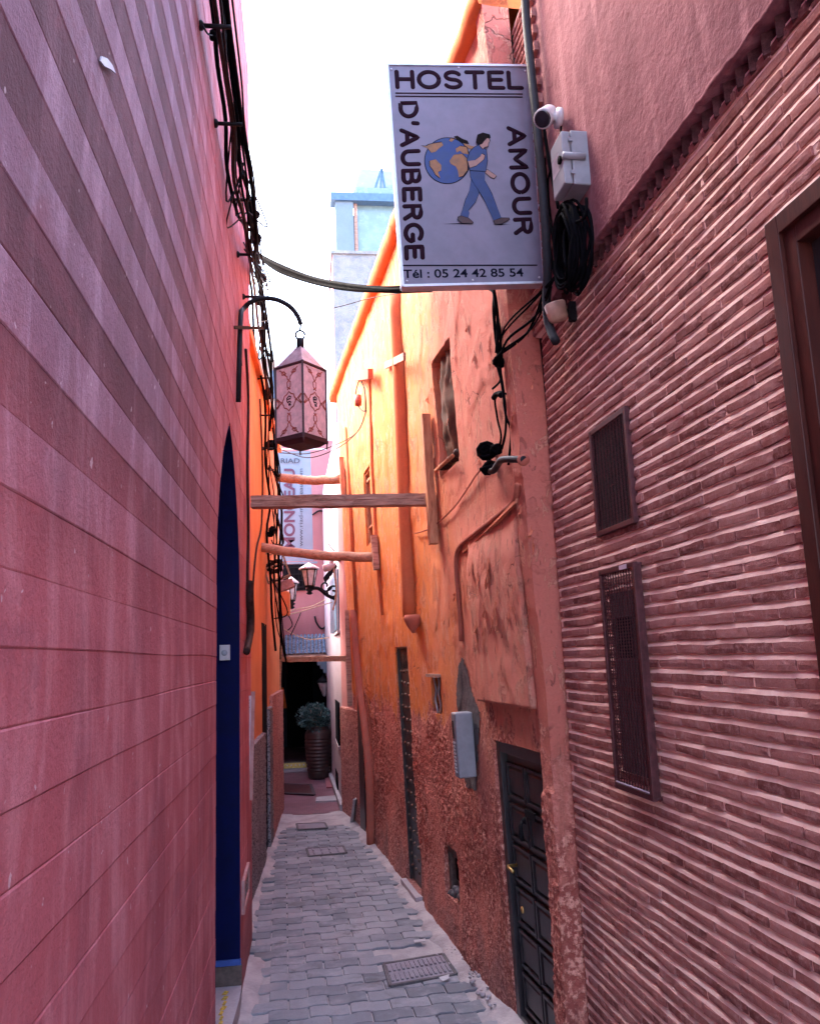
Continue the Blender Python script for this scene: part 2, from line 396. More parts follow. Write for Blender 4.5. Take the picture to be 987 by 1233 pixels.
def paver_mat():
    m, t, b = newmat('grey_concrete_paver')
    oi = nd(t, 'ShaderNodeObjectInfo'); p = pos(t); a = noi(t, p, 3.5, 6, .7); f = noi(t, p, 130, 4, .7); l = noi(t, p, 1.2, 5, .6)
    base = ramp(t, oi.outputs['Random'], [(0, (.135,.135,.158)), (.5, (.195,.192,.218)), (1, (.26,.25,.275))])
    c = mixc(t, bw(t, a, .45, .75), base, (.34,.315,.34)); c = mixc(t, math_(t,'MULTIPLY',bw(t, l, .5, .7),.5), c, (.36,.325,.335))
    sn = noi(t, p, 2.1, 6, .7, .6); c = mixc(t, math_(t, 'MULTIPLY', bw(t, sn, .55, .68), .65), c, (.095,.085,.09))
    c = mixc(t, .35, c, mixc(t, f, (.2,.2,.2), (1,1,1)), 'OVERLAY')
    t.links.new(c, b.inputs['Base Color']); b.inputs['Roughness'].default_value = .7; b.inputs['Specular IOR Level'].default_value = .35
    bump(t, b, [(a, 1.0), (f, .6)], .6, .004); return m
M['paver'] = paver_mat()
M['sand'] = plaster('dusty_joint', (.42,.37,.37), (.33,.29,.30), (.48,.42,.41), 6, .2, 80, .7, .005)
M['margin'] = plaster('dusty_cement_margin', (.46,.395,.395), (.31,.26,.265), (.52,.45,.44), 4.0, .4, 60, .8, .010)
M['ground'] = plaster('bare_ground', (.34,.28,.27), (.28,.23,.22), (.4,.33,.31), 1, .2, 40, .6, .01)
def redfloor_mat():
    m, t, b = newmat('red_brick_floor')
    p = pos(t); br = nd(t, 'ShaderNodeTexBrick'); t.links.new(p, br.inputs['Vector'])
    br.inputs['Scale'].default_value = 9; br.inputs['Color1'].default_value = (.20,.055,.075,1); br.inputs['Color2'].default_value = (.14,.04,.06,1)
    br.inputs['Mortar'].default_value = (.22,.12,.15,1); br.inputs['Mortar Size'].default_value = .03
    a = noi(t, p, 2.5, 5, .6); c = mixc(t, bw(t, a, .4, .75), br.outputs[0], (.26,.12,.15))
    t.links.new(c, b.inputs['Base Color']); b.inputs['Roughness'].default_value = .5
    bump(t, b, [(br.outputs['Fac'], -1.0), (a, .5)], .5, .004); return m
M['redfloor'] = redfloor_mat()

# peeling orange wall: old orange coat, salmon repaint towards the near end, roughcast at the foot
def peel_mat():
    m, t, b = newmat('peeling_orange_wall')
    p = pos(t); sx = nd(t, 'ShaderNodeSeparateXYZ'); t.links.new(p, sx.inputs[0])
    n1 = noi(t, p, 1.1, 6, .65, .4); n2 = noi(t, p, 3.2, 7, .7, .5); f = noi(t, p, 75, 5, .7); g = noi(t, p, 38, 4, .65)
    s = noi(t, pos(t, (5, 5, .6)), 1.7, 6, .65, .5)
    yy = math_(t, 'ADD', sx.outputs[1], math_(t, 'MULTIPLY', math_(t, 'SUBTRACT', n1, .5), 4.0))
    c = mixc(t, bw(t, yy, 4.8, 7.0), (.70,.23,.165), (.68,.205,.052))
    c = mixc(t, math_(t, 'MULTIPLY', bw(t, s, .50, .72), .55), c, (.68,.27,.17))
    c = mixc(t, math_(t, 'MULTIPLY', bw(t, n2, .56, .66), .45), c, (.54,.15,.09))
    c = mixc(t, math_(t, 'MULTIPLY', bw(t, sx.outputs[1], 4.10, 4.06), .75), c, (.46,.12,.09))
    zz = math_(t, 'ADD', sx.outputs[2], math_(t, 'MULTIPLY', math_(t, 'SUBTRACT', n2, .5), 1.6))
    lo = bw(t, zz, 1.60, 1.48)
    rc = mixc(t, bw(t, g, .46, .62), (.36,.09,.07), (.80,.35,.265))
    rc = mixc(t, math_(t, 'MULTIPLY', bw(t, noi(t, p, 1.9, 6, .7, .5), .47, .56), .75), rc, (.62,.20,.15))
    dm = noi(t, pos(t, (3.2, 3.2, .5)), 1.5, 5, .6, .4); rc = mixc(t, math_(t, 'MULTIPLY', bw(t, dm, .54, .70), .65), rc, (.17,.055,.05))
    c = mixc(t, lo, c, rc)
    dirt = math_(t, 'MULTIPLY', bw(t, zz, .38, -.1), .6)
    c = mixc(t, dirt, c, (.20,.11,.105))
    pit = noi(t, pos(t, (9, 9, 3.2)), 2.6, 3, .5, .6); pt = math_(t, 'MULTIPLY', bw(t, pit, .655, .675), math_(t, 'SUBTRACT', 1.0, lo))
    sc2 = noi(t, pos(t, (3, 3, 1.6)), 2.4, 8, .75, .8); up = math_(t, 'SUBTRACT', 1.0, lo); fl = math_(t, 'MULTIPLY', bw(t, sc2, .545, .56), up); fl2 = math_(t, 'MULTIPLY', bw(t, sc2, .60, .612), up)
    c = mixc(t, math_(t, 'MULTIPLY', math_(t, 'SUBTRACT', fl, fl2), .55), c, (.74,.34,.23))
    c = mixc(t, math_(t, 'MULTIPLY', fl2, .6), c, (.44,.13,.09))
    c = mixc(t, math_(t, 'MULTIPLY', pt, .65), c, (.26,.08,.06))
    ck = math_(t, 'MULTIPLY', cracks(t, p, 2.1, .007, .9, .52, .60), up); c = mixc(t, math_(t, 'MULTIPLY', ck, .85), c, (.16,.05,.035))
    gr = noi(t, pos(t, (7, 7, .35)), 1.6, 5, .6, .3); c = mixc(t, math_(t, 'MULTIPLY', bw(t, gr, .57, .72), .5), c, (.36,.13,.085))
    c = mixc(t, .3, c, mixc(t, f, (.2,.2,.2), (1,1,1)), 'OVERLAY')
    t.links.new(c, b.inputs['Base Color']); b.inputs['Roughness'].default_value = .9; b.inputs['Specular IOR Level'].default_value = .25
    e = bw(t, n2, .57, .60)
    rough_h = math_(t, 'MULTIPLY', g, lo)
    bump(t, b, [(f, .4), (n2, 1.0), (e, -.35), (rough_h, 1.9), (fl, .22), (fl2, -.5), (pt, -.6), (ck, -.7)], .9, .014)
    return m
M['peel'] = peel_mat()

def lines(a, b, step, extra=()):
    n = max(1, round((b-a)/step)); L = [a+(b-a)*i/n for i in range(n+1)]
    ex = [e for e in extra if a-1e-6 <= e <= b+1e-6]
    L = [q for q in L if all(abs(q-e) > step*.35 for e in ex)] + ex
    return sorted(set(round(q, 5) for q in L))
def wall_grid(W, Ys, zs, offf, openings=()):
    mb = MB(); n = len(zs); vs_ = [W(Y, z, offf(Y, z)) for Y in Ys for z in zs]; fs = []
    for i in range(len(Ys)-1):
        for j in range(n-1):
            ym, zm = (Ys[i]+Ys[i+1])/2, (zs[j]+zs[j+1])/2
            if any(o[0] < ym < o[1] and o[2] < zm < o[3] for o in openings): continue
            fs.append((i*n+j, (i+1)*n+j, (i+1)*n+j+1, i*n+j+1))
    mb.add(vs_, fs, True)
    for Y0, Y1, z0, z1, dp in openings:
        yy = [q for q in Ys if Y0-1e-4 <= q <= Y1+1e-4]; z_ = [q for q in zs if z0-1e-4 <= q <= z1+1e-4]
        loop = [(q, z0) for q in yy]+[(Y1, q) for q in z_[1:]]+[(q, z1) for q in yy[::-1][1:]]+[(Y0, q) for q in z_[::-1][1:]]
        vs2 = []; m = len(loop)
        for q in loop: vs2 += [W(q[0], q[1], offf(*q)), W(q[0], q[1], -dp)]
        mb.add(vs2, [(2*i, 2*((i+1)%m), 2*((i+1)%m)+1, 2*i+1) for i in range(m-1)])
    return mb

# ================================================================== ground
g = MB(); g.add([(-900,-900,-.09),(900,-900,-.09),(900,900,-.09),(-900,900,-.09)], [(0,1,2,3)])
g.build('ground', M['ground'], kind='structure', label='bare ground under and around the alley')
pv = bpy.data.objects.new('pavement', None)
bed = MB(); bed.add([(-.7,-5,-.016),(1.6,-5,-.016),(1.5,11.35,-.016),(-.7,11.35,-.016)], [(0,1,2,3)])
pave = bed.build('pavement', M['sand'], kind='structure', label='grey interlocking concrete block paving down the alley')
PW, PD = .235, .145
def wave(x): return .011*max(-1, min(1, 1.9*math.sin(2*PI*x/PW)))
def paver_mesh(sign, k):
    rnd = random.Random(k); g_ = .0045; m = 10; mb = MB()
    xs = [g_+(PW-2*g_)*i/m for i in range(m+1)]
    lo = [(x, sign*wave(x)+g_+rnd.uniform(-.001,.001)) for x in xs]; hi = [(x, PD+sign*wave(x)-g_+rnd.uniform(-.001,.001)) for x in xs[::-1]]
    out = lo+hi; n = len(out); cx_, cy_ = PW/2, PD/2
    def ins(p, k_): return (p[0]+(cx_-p[0])*k_*.5, p[1]+(cy_-p[1])*k_)
    v_ = [(p[0],p[1],-.03) for p in out]+[(p[0],p[1],-.006) for p in out]+[(*ins(p,.05),-.001+rnd.uniform(-.0006,.0006)) for p in out]
    fs = [(i,(i+1)%n,n+(i+1)%n,n+i) for i in range(n)]+[(n+i,n+(i+1)%n,2*n+(i+1)%n,2*n+i) for i in range(n)]
    k2 = 2*n
    fs += [(k2+i,k2+i+1,k2+n-2-i,k2+n-1-i) for i in range(m)]
    mb.add([V(p) for p in v_], fs); me = mb.mesh('paver'); me.materials.append(M['paver']); return me
PM = [[paver_mesh(1, k) for k in range(4)], [paver_mesh(-1, 9+k) for k in range(4)]]
rot = Matrix.Rotation(R(1.5), 3, 'Z'); po = wloc(pave)
def left_x(Y): return LW(Y,0).x if Y < 6.2 else LO(Y,0).x
def right_x(Y): return OW(Y,0).x if Y < 10.0 else OW(10,0).x + (Y-10)*(.475-.69)/1.4
drains = [(gnd(455,1163), gnd(540,1149), gnd(550,1178), gnd(470,1190))]
def in_drain(x, Y):
    return .52 < x < .93 and 5.72 < Y < 6.22
npav = 0
for r_ in range(60):
    Y0 = 4.55 + r_*PD; sgn = r_ % 2
    for c_ in range(-3, 8):
        x0 = -.62 + c_*PW + (PW/2 if sgn else 0) + .04
        p = rot @ V((x0, Y0, 0)); xm, Ym = p.x+PW/2, p.y+PD/2
        if Ym > 10.75 or Ym < 4.6: continue
        wn = .05*nz((xm*2, Ym*2, 0))
        if xm < left_x(Ym)+.10+wn or xm > right_x(Ym)-.10+wn: continue
        if in_drain(xm, Ym): continue
        if npav >= 299: continue
        o = bpy.data.objects.new('paver', PM[sgn][random.randrange(4)]); COL.objects.link(o); o.parent = pave
        o.location = V((p.x, p.y, random.uniform(-.003, .0025))) - po
        o.rotation_euler = (R(random.uniform(-.7,.7)), R(random.uniform(-.7,.7)), R(1.5+random.uniform(-.5,.5))); npav += 1
# near, out-of-frame paving: plain slab
nb = MB(); nb.add([(-.6,-5,-.004),(1.5,-5,-.004),(1.4,4.52,-.004),(-.6,4.52,-.004)], [(0,1,2,3)])
nb.build('plain_paving', M['paver'], pave)
# dusty cement margins lapping over the blocks
def margin(side):
    rows = []
    for i in range(150):
        Y = 3.0 + i*(11.42-3.0)/149; row = []
        wall = left_x(Y)-.06 if side < 0 else right_x(Y)+.06
        wd = (.17 if side < 0 else .20) + .09*nz((Y*1.3, side*3, 0)) + .05*nz((Y*5, side*7, 1)) + (.2*smooth(10.2, 11.2, Y))
        for j in range(9):
            t = j/8; x = wall - side*wd*t
            z = .028*(1-t)**1.4 + .010*nz((x*6, Y*6, 3))*(1-t*.7) + .003*nz((x*19, Y*19, 5)) - .008*smooth(.6,1,t) + .003
            if t == 1: z = -.022
            row.append(V((x, Y, z)))
        rows.append(row)
    return MB().grid(rows)
for sd_ in (-1, 1):
    margin(sd_).build('cement_margin', M['margin'], pave, label='dusty pale cement strip along the foot of the %s wall' % ('left' if sd_ < 0 else 'right'))
rows = []
for i in range(24):
    Y = 10.55 + i*.9/23; rows.append([V((x, Y, .006+.006*nz((x*5,Y*5,2))+(-.02 if i == 0 else 0))) for x in [left_x(Y)-.05+(right_x(Y)-left_x(Y)+.1)*q/14 for q in range(15)]])
MB().grid(rows).build('cement_apron', M['margin'], pave)
# red floor of the far passage
rf = MB(); rf.add([(-.9,11.36,.012),(1.2,11.36,.012),(1.2,21,.012),(-.9,21,.012)], [(0,1,2,3)])
rfl = rf.build('passage_floor', M['redfloor'], kind='structure', label='dark red brick floor of the narrow far passage')

# ================================================================== left: pink striped building
PB = thing('striped_building', (-.42, 2.0, 0), 'tall pink plaster building with pale and plum horizontal bands, left foreground', 'building')
BH, PEND, PSTART = .113, 6.55, -1.4
DC, DHW, DSP, DPK = 4.74, .70, 2.42, 3.37        # blue doorway: centre, half width, springing, peak
def arch_half(z):
    if z <= DSP: return DHW
    if z >= DPK: return 0.0
    t = (z-DSP)/(DPK-DSP)
    return DHW*(1-t**1.9)**.78
def band_piece(z0, z1, yl, yr, light, seed):
    """yl, yr functions of z"""
    mb = MB(); L = 1+int(abs(yr(z0)-yl(z0))/.09); L = max(3, L); rows = []
    prof = [(-.05, 0), (-.0004, .0), (.0016 if light else .0006, .025), (.0015 if light else .0004, .5), (.0014 if light else .0003, .98), (-.0004, 1.0), (-.05, 1.0)]
    for i in range(L+1):
        row = []
        for o, t in prof:
            z = z0+(z1-z0)*t; a, b = yl(z), yr(z); Y = a+(b-a)*i/L
            wob = .009*nz((Y*.8, round(z0/BH)*1.7, 0)) if t < .03 else (.009*nz((Y*.8, round((z1+.0012)/BH)*1.7, 0)) if t > .98 else 0)
            wob += .0011*nz((Y*12, z*9, seed)) if (t < .03 or t > .98) else 0
            row.append(V((-.42+o+.0012*nz((Y*1.6, z*3, 5)), Y, z+wob)))
        rows.append(row)
    mb.grid(rows, False)
    n = len(prof); k = len(rows)-1
    mb.add(rows[0], [tuple(range(n))]); mb.add(rows[-1], [tuple(range(n-1,-1,-1))])
    return mb
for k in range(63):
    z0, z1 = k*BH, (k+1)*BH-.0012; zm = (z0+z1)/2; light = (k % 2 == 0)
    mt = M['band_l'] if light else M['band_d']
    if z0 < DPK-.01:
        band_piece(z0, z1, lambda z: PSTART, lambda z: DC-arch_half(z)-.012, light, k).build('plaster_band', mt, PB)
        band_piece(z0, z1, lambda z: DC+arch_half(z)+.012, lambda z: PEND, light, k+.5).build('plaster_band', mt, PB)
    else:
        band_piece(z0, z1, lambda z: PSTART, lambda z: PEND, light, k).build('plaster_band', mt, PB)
core = MB()
core.box((-1.6535, (PSTART+DC-DHW-.03)/2, 3.555), (2.463, DC-DHW-.03-PSTART, 7.11)); core.box((-1.6535, (DC+DHW+.03+PEND-.01)/2, 3.555), (2.463, PEND-.01-DC-DHW-.03, 7.11))
core.box((-1.6535, DC, (3.42+7.11)/2), (2.463, 2*DHW+.055, 7.11-3.42)); core.box((-2.0, DC, 1.71), (1.9, 2*DHW+.055, 3.415))
core.build('core_wall', M['band_p'], PB)
# doorway: painted reveal, leaf, bar, step
zz = [0.02+i*(DPK-.02)/40 for i in range(41)]
pts = [(DC-arch_half(z), z) for z in zz]+[(DC+arch_half(z), z) for z in zz[::-1][1:]]
rev = MB(); rev.grid([[V((-.4195, y, z)), V((-.86, y, z))] for y, z in pts])
dr = rev.build('door_reveal', M['navy'], PB, label='navy blue painted pointed arch reveal')
leaf = MB()
nP = 7
for i in range(nP):
    y0 = DC-DHW+2*DHW*i/nP; y1 = y0+2*DHW/nP-.006
    def top(y): 
        z = DSP
        for q in range(60):
            zq = DSP+(DPK-DSP)*q/60
            if arch_half(zq) >= abs(y-DC): z = zq
        return z
    leaf.hexa([V((-.90,y0,.15)),V((-.90,y1,.15)),V((-.845,y1,.15)),V((-.845,y0,.15)),V((-.90,y0,top(y0))),V((-.90,y1,top(y1))),V((-.845,y1,top(y1))),V((-.845,y0,top(y0)))])
leaf.box((-.98, DC, 1.75), (.12, 2*DHW+.1, 3.36))
lf = leaf.build('door_leaf', M['navy'], PB, label='navy plank door set deep in the arch')
MB().tube([(-.83,4.15,1.0),(-.80,4.15,1.0),(-.80,4.15,1.15),(-.83,4.15,1.15)], .012).build('handle', M['brass'], lf)
JY = DC+DHW
zt = atY(275,1156,JY).z; zb = atY(275,1163,JY).z; zg = atY(275,1186,JY).z
b_ = MB(); b_.hexa([V((-.84,JY-.012,zb)),V((-.415,JY-.012,zb)),V((-.415,JY+.01,zb)),V((-.84,JY+.01,zb)),V((-.84,JY-.012,zt)),V((-.415,JY-.012,zt)),V((-.415,JY+.01,zt)),V((-.84,JY+.01,zt))])
b_.build('painted_strip', M['bluebar'], dr)
b_ = MB(); b_.box((-.63, JY-.004, (zg-.05+zb-.002)/2), (.44, .03, zb-.002-zg+.05)); b_.build('stone_base', M['brownstone'], dr)
bell = thing('door_bell', atY(271,795,JY-.004), 'white square door bell plate on the blue door reveal', 'doorbell')
q0, q1 = atY(264.5,777,JY-.005), atY(277,795,JY-.005)
xm, zm = (q0.x+q1.x)/2, (q0.z+q1.z)/2
MB().box((xm, JY-.012, zm), (q1.x-q0.x, .022, q0.z-q1.z)).build('plate', M['plastic_w'], bell, bevel=.003)
MB().lathe([(.020,0),(.020,.004),(.016,.006),(.0,.006)], (xm, JY-.023, zm), 20, (0,-1,0)).build('button', M['plastic'], bell)
# doorstep slab with worn yellow marks
ds = thing('door_step', (-.5, 5.0, zg-.04), 'pale stone doorstep slab with worn yellow paint marks, below the blue doorway', 'step')
p1, p2 = gnd(291,1186,zg), gnd(276,1233,zg)
e0 = p1+(p2-p1)*(-.0); e1 = p1+(p2-p1)*2.6
pl = [V((-.86,JY-.03,zg)), V((e0.x,JY-.03,zg)), V((e0.x+.004,5.2,zg)), V((e1.x+.03,4.1,zg)), V((-.86,4.1,zg))]
MB().poly([q-V((0,0,.14)) for q in pl], (0,0,1), .14).build('slab', M['stone'], ds)
ym = MB()
for k in range(9):
    q = gnd(272-1.2*k+random.uniform(-1,1), 1196+k*6, zg); s = random.uniform(.010,.02)
    ym.poly([q+V((-s,-.03,.0005)),q+V((s*.4,-.034,.0005)),q+V((s,.012,.0005)),q+V((-.3*s,.03,.0005))], (0,0,1), .0012)
ym.build('paint_marks', M['yellow'], ds)

# ================================================================== left: orange building farther on
LB = thing('speckled_foot_building', (-.6, 9, 0), 'orange plaster building with speckled grey foot, left behind the striped wall', 'building')
LT = 5.05
def lo_off(Y, z): return .010*nz((Y*1.2,z*1.2,8)) + .004*nz((Y*5,z*5,3))
dY0, dz1 = LO.yz(315,752); dY1 = LO.yz(320.5,790)[0]; 
lop = [(dY0, dY1, .0, dz1, .02)]
mb = wall_grid(LO, lines(6.555, 11.9, .06, (dY0,dY1)), lines(0, LT, .06, (0,dz1)), lo_off, lop)
mb.build('wall', plaster('left_orange_coat', (.66,.27,.12), (.58,.22,.11), (.72,.36,.19), 1.2, .6, 60, .5, .005), LB)
MB().wbox(LO, dY0-.02, dY1+.02, -.02, dz1+.02, -.20, .004).build('door', M['void'], LB, label='tall narrow black door beside the speckled foot')
MB().wbox(LO, 6.57, 11.88, -.02, LT-.02, -2.5, -.21).build('core_wall', M['salmon'], LB)
cp = MB(); cp.wbox(LO, 6.56, 11.95, LT-.01, LT+.09, -.35, .05); cp.build('coping', M['orange'], LB)
# speckled wainscot: stepped top edge
wz0 = LO.yz(306,893)[1]; wz1 = LO.yz(322,853)[1]
def rgh(Y, z): return .035+.008*nz((Y*30,z*30,1))+.006*nz((Y*60,z*60,2))
Y25 = LO.yz(325,900)[0]
for (a, b, top, mt) in ((6.56, dY0-.002, wz0, M['gritty']), (dY1+.002, Y25, wz1, M['gritty']), (Y25+.002, 11.9, wz1+.12, M['gritty_pink'])):
    mb = wall_grid(LO, lines(a, b, .02), lines(0, top, .022), rgh)
    Ys = lines(a, b, .02); mb.grid([[LO(y, top, rgh(y, top)), LO(y, top+.012, -.01)] for y in Ys])
    mb.grid([[LO(a, z, rgh(a, z)), LO(a, z, -.01)] for z in lines(0, top, .022)])
    mb.build('wainscot', mt, LB, label='rough %s wainscot' % ('pink roughcast' if mt == M['gritty_pink'] else 'speckled grey grit'))
# far side of the passage, left
FL = Wall(-.38-.037*-11.9*-1+.0, 0, 0, 1); FL = Wall(-.44, 0, 0, 1)
pf = thing('pink_passage_building', (-.8, 14, 0), 'pink building lining the left of the far passage', 'building')
MB().hexa([V((-2.6,11.92,0)),V((-.36,11.92,0)),V((-.60,16.3,0)),V((-2.6,16.3,0)),V((-2.6,11.92,3.0)),V((-.36,11.92,3.0)),V((-.60,16.3,3.0)),V((-2.6,16.3,3.0))]).build('wall', M['gritty_pink'], pf)
MB().box((-1.55, 14.1, 3.05), (2.2, 4.3, .09)).build('roof', M['coping'], pf)

# ================================================================== right: brick building, near
BB = thing('brick_building', (1.4, 2.0, 0), 'thin-brick building with mauve plaster upper wall, right foreground', 'building')
CO, BLEN, BTOP, BEND = .048, .195, 3.60, 3.915
# window in the brick wall
wYf, wzt = BW.yz(928, 272); WIN = (.75, wYf, .55, wzt)
# mortar: a weathered joint under every brick course
Ys = lines(-0.9, BEND, .035); prof = []
kz = int(BTOP/CO)
rows = []
def zc(k, Y): return k*CO + .0075*nz((Y*.9, k*.21, 0)) + .004*nz((Y*3.1, k*.6, 4))
inw = lambda Y, z: WIN[0] < Y < WIN[1] and WIN[2] < z < WIN[3]
Yr = lines(-0.9, BEND, .035, (WIN[0], WIN[1]))
mb = MB(); allrows = []
for Y in Yr:
    row = []
    for k in range(kz+1):
        z = zc(k, Y); jit = .0025*nz((Y*14, k*3.3, 2))
        row += [BW(Y, z+.003, -.0058), BW(Y, z+.0265, -.0055), BW(Y, z+.0285, -.0026+jit*.8), BW(Y, z+.0405, -.0050+jit*.8), BW(Y, z+.0475, -.0115)]
    allrows.append(row)
n = len(allrows[0]); vs_ = [p for r_ in allrows for p in r_]; fs = []
for i in range(len(Yr)-1):
    for j in range(n-1):
        c = (vs_[i*n+j]+vs_[(i+1)*n+j+1])/2
        if inw((Yr[i]+Yr[i+1])/2, c.z): continue
        fs.append((i*n+j,(i+1)*n+j,(i+1)*n+j+1,i*n+j+1))
mb.add(vs_, fs, False); mb.build('mortar_bed', M['mortar'], BB)
# brick shapes: local u along wall, v up, n out
def brick_verts(seed, L=BLEN, H=.0268, D=.030):
    rnd = random.Random(seed); nu, nv = 5, 3; mb = MB(); rows = []
    tilt = rnd.uniform(-.002,.002)
    for j in range(nv+2):
        row = []
        for i in range(nu+2):
            ii = min(max(i-1,0),nu-1); jj = min(max(j-1,0),nv-1)
            edge = i in (0,nu+1) or j in (0,nv+1)
            u = (ii/(nu-1)-.5)*L; v = (jj/(nv-1)-.5)*H
            e = (ii in (0,nu-1)); f_ = (jj in (0,nv-1))
            dd = -.0012*(e)-.0012*(f_)+rnd.uniform(-.0011,.0011)+tilt*u/L*2
            u += rnd.uniform(-.003,.003); v += rnd.uniform(-.0017,.0017)
            if edge: row.append((u, v, -D))
            else: row.append((u+0, v, dd))
        rows.append(row)
    return rows
def brick_faces(rows):
    m, n_ = len(rows), len(rows[0]); fs = []
    for i in range(m-1):
        for j in range(n_-1):
            if (i in (0,m-2)) and (j in (0,n_-2)): continue
            fs.append((i*n_+j, i*n_+j+1, (i+1)*n_+j+1, (i+1)*n_+j))
    return [p for r_ in rows for p in r_], fs
NV = 20; BV = [brick_faces(brick_verts(100+s)) for s in range(NV)]; BM_ = []
for v_, fs in BV:
    me = bpy.data.meshes.new('brick'); 
    ax = (V((BW.b,1,0)).normalized(), V((0,0,1)), BW.n)
    me.from_pydata([tuple(ax[0]*p[0]+ax[1]*p[1]+ax[2]*p[2]) for p in v_], [], fs); me.polygons.foreach_set('use_smooth', [False]*len(fs))
    bm = bmesh.new(); bm.from_mesh(me)
    for v in [q for q in bm.verts if not q.link_faces]: bm.verts.remove(v)
    bmesh.ops.recalc_face_normals(bm, faces=bm.faces); bm.to_mesh(me); bm.free()
    me.materials.append(M['brick']); BM_.append(me)
spots = []
for k in range(kz+1):
    Y = -0.9 + random.uniform(0, .05)
    while Y < BEND-.04:
        L = BLEN*random.choice((1,1,1,.95,1.06,1.12,.85,.55)); 
        if Y+L > BEND-.01: L = BEND-.004-Y
        if L > .04:
            ym = Y+L/2; z = zc(k, ym)+.0150
            if not any(inw(q, z) for q in (Y+.01, ym, Y+L-.01)): spots.append((ym, z, L, k))
            elif WIN[2] < z < WIN[3]:       # cut bricks at the window
                if Y < WIN[1] < Y+L and Y+L-WIN[1] > .03: spots.append(((Y+L+WIN[1])/2, z, Y+L-WIN[1], k))
        Y += L+.0075
def inview(s):
    x, y = project(BW(s[0], s[1])) if s[0] > .3 else (-1, -1)
    return 640 < x < 995 and -5 < y < 1240
spots.sort(key=lambda s: (0 if inview(s) else 1, s[0]))
mass = MB()
for i, (ym, z, L, k) in enumerate(spots):
    sl = math.atan2(zc(k, ym+.05)-zc(k, ym-.05), .1)+R(random.uniform(-.6,.6)); o_ = random.uniform(-.002, .003); j = random.randrange(NV)
    if i < 300:
        o = bpy.data.objects.new('brick', BM_[j]); COL.objects.link(o); o.parent = BB
        o.location = BW(ym, z, o_)-wloc(BB); o.scale = (1, L/BLEN, random.uniform(.92,1.08)); o.rotation_euler = (sl, 0, 0)
    else:
        c, s = math.cos(sl), math.sin(sl); v_, fs = BV[j]; hz = random.uniform(.92,1.08)
        rel = [((p[0]*L/BLEN), p[1]*hz, p[2]) for p in v_]
        mass.add([BW(ym+p[0]*c-p[1]*s, z+p[0]*s+p[1]*c, o_+p[2]) for p in rel], fs)
mass.build('brick_mass', M['brick'], BB, kind='stuff')
# solid body behind
cw = MB()
for (ya_, yb_) in ((-.9, WIN[0]-.05), (WIN[1]+.05, BEND-.002)): cw.wbox(BW, ya_, yb_, 0, 3.590, -3, -.02)
cw.wbox(BW, WIN[0]-.05, WIN[1]+.05, 0, WIN[2]-.05, -3, -.02).wbox(BW, WIN[0]-.05, WIN[1]+.05, WIN[3]+.05, 3.590, -3, -.02).wbox(BW, WIN[0]-.05, WIN[1]+.05, WIN[2]-.05, WIN[3]+.05, -3, -.55)
cw.wbox(BW, -.9, BEND-.002, 3.682, 5.45, -3, -.02).wbox(BW, -.9, BEND-.002, 3.591, 3.681, -3, -.16)
cw.build('core_wall', M['mortar'], BB)
# window joinery: stepped frame, dark inner frame, glass
wf = MB()
def ringbox(mb, W, a, b, c, d, wd, o0, o1):
    mb.wbox(W, b-wd, b, c, d, o0, o1); mb.wbox(W, a, a+wd, c, d, o0, o1)
    mb.wbox(W, a+wd, b-wd, d-wd, d, o0, o1-.0005); mb.wbox(W, a+wd, b-wd, c, c+wd, o0, o1-.0005); return mb
a, b, c, d = WIN
win = ringbox(MB(), BW, a, b, c, d, .055, -.10, .022).build('window', M['redwood'], BB, label='dark red-brown stepped timber window frame', bevel=.003)
ringbox(MB(), BW, a+.0555, b-.0555, c+.0555, d-.0555, .05, -.12, .008).build('inner_frame', M['redwood'], win, bevel=.003)
ringbox(MB(), BW, a+.106, b-.106, c+.106, d-.106, .035, -.16, -.035).build('sash', M['darkdoor'], win, bevel=.002)
MB().wbox(BW, a+.14, b-.14, c+.14, d-.14, -.15, -.14).build('pane', M['glassdark'], win)
MB().wbox(BW, (a+b)/2-.02, (a+b)/2+.02, c+.142, d-.142, -.138, -.10).build('mullion', M['darkdoor'], win)
# cornice: sawtooth bricks under a broken plaster edge
for k in range(80):
    Y = 3.60-k*.066
    if Y < -.85: break
    c0 = BW(Y, BTOP+.012, -.018); m3 = Matrix.Rotation(math.atan(BW.b)*-1 + R(45+random.uniform(-4,4)), 3, 'Z')
    mb = MB().box((c0.x, c0.y, 3.640), (.046, .046, .066), m3); mb.build('sawtooth_brick', M['shadebrick'], BB)
UP = .040
ED = []
for i in range(420):
    Y = -.9+ i*(3.63+.9)/419; zl = 3.672+.010*nz((Y*3,0,0))+.010*nz((Y*14,0,3))+.005*nz((Y*40,1,0)); ED.append((Y, zl))
mb = MB(); mb.grid([[BW(Y, zl+.004, -.03), BW(Y, zl, UP-.014), BW(Y, zl+.004, UP+.001+.004*nz((Y*19,2,2))), BW(Y, zl+.016+.014*nz((Y*6,1,1)), UP+.003+.004*nz((Y*23,2,2))), BW(Y, zl+.022+.022*nz((Y*6,1,1)), UP-.012)] for Y, zl in ED])
mb.build('broken_plaster_edge', M['upper'], BB)
mb = wall_grid(BW, lines(-.9, 3.62, .05), lines(3.676, 5.45, .05), lambda Y, z: UP+.006*nz((Y*1.4,z*1.4,1))+.002*nz((Y*6,z*6,1)))
mb.grid([[BW(3.62, z, UP), BW(3.62, z, -.02)] for z in lines(3.676,5.45,.1)])
mb.build('upper_wall', M['upper'], BB, label='mauve trowelled plaster upper wall')
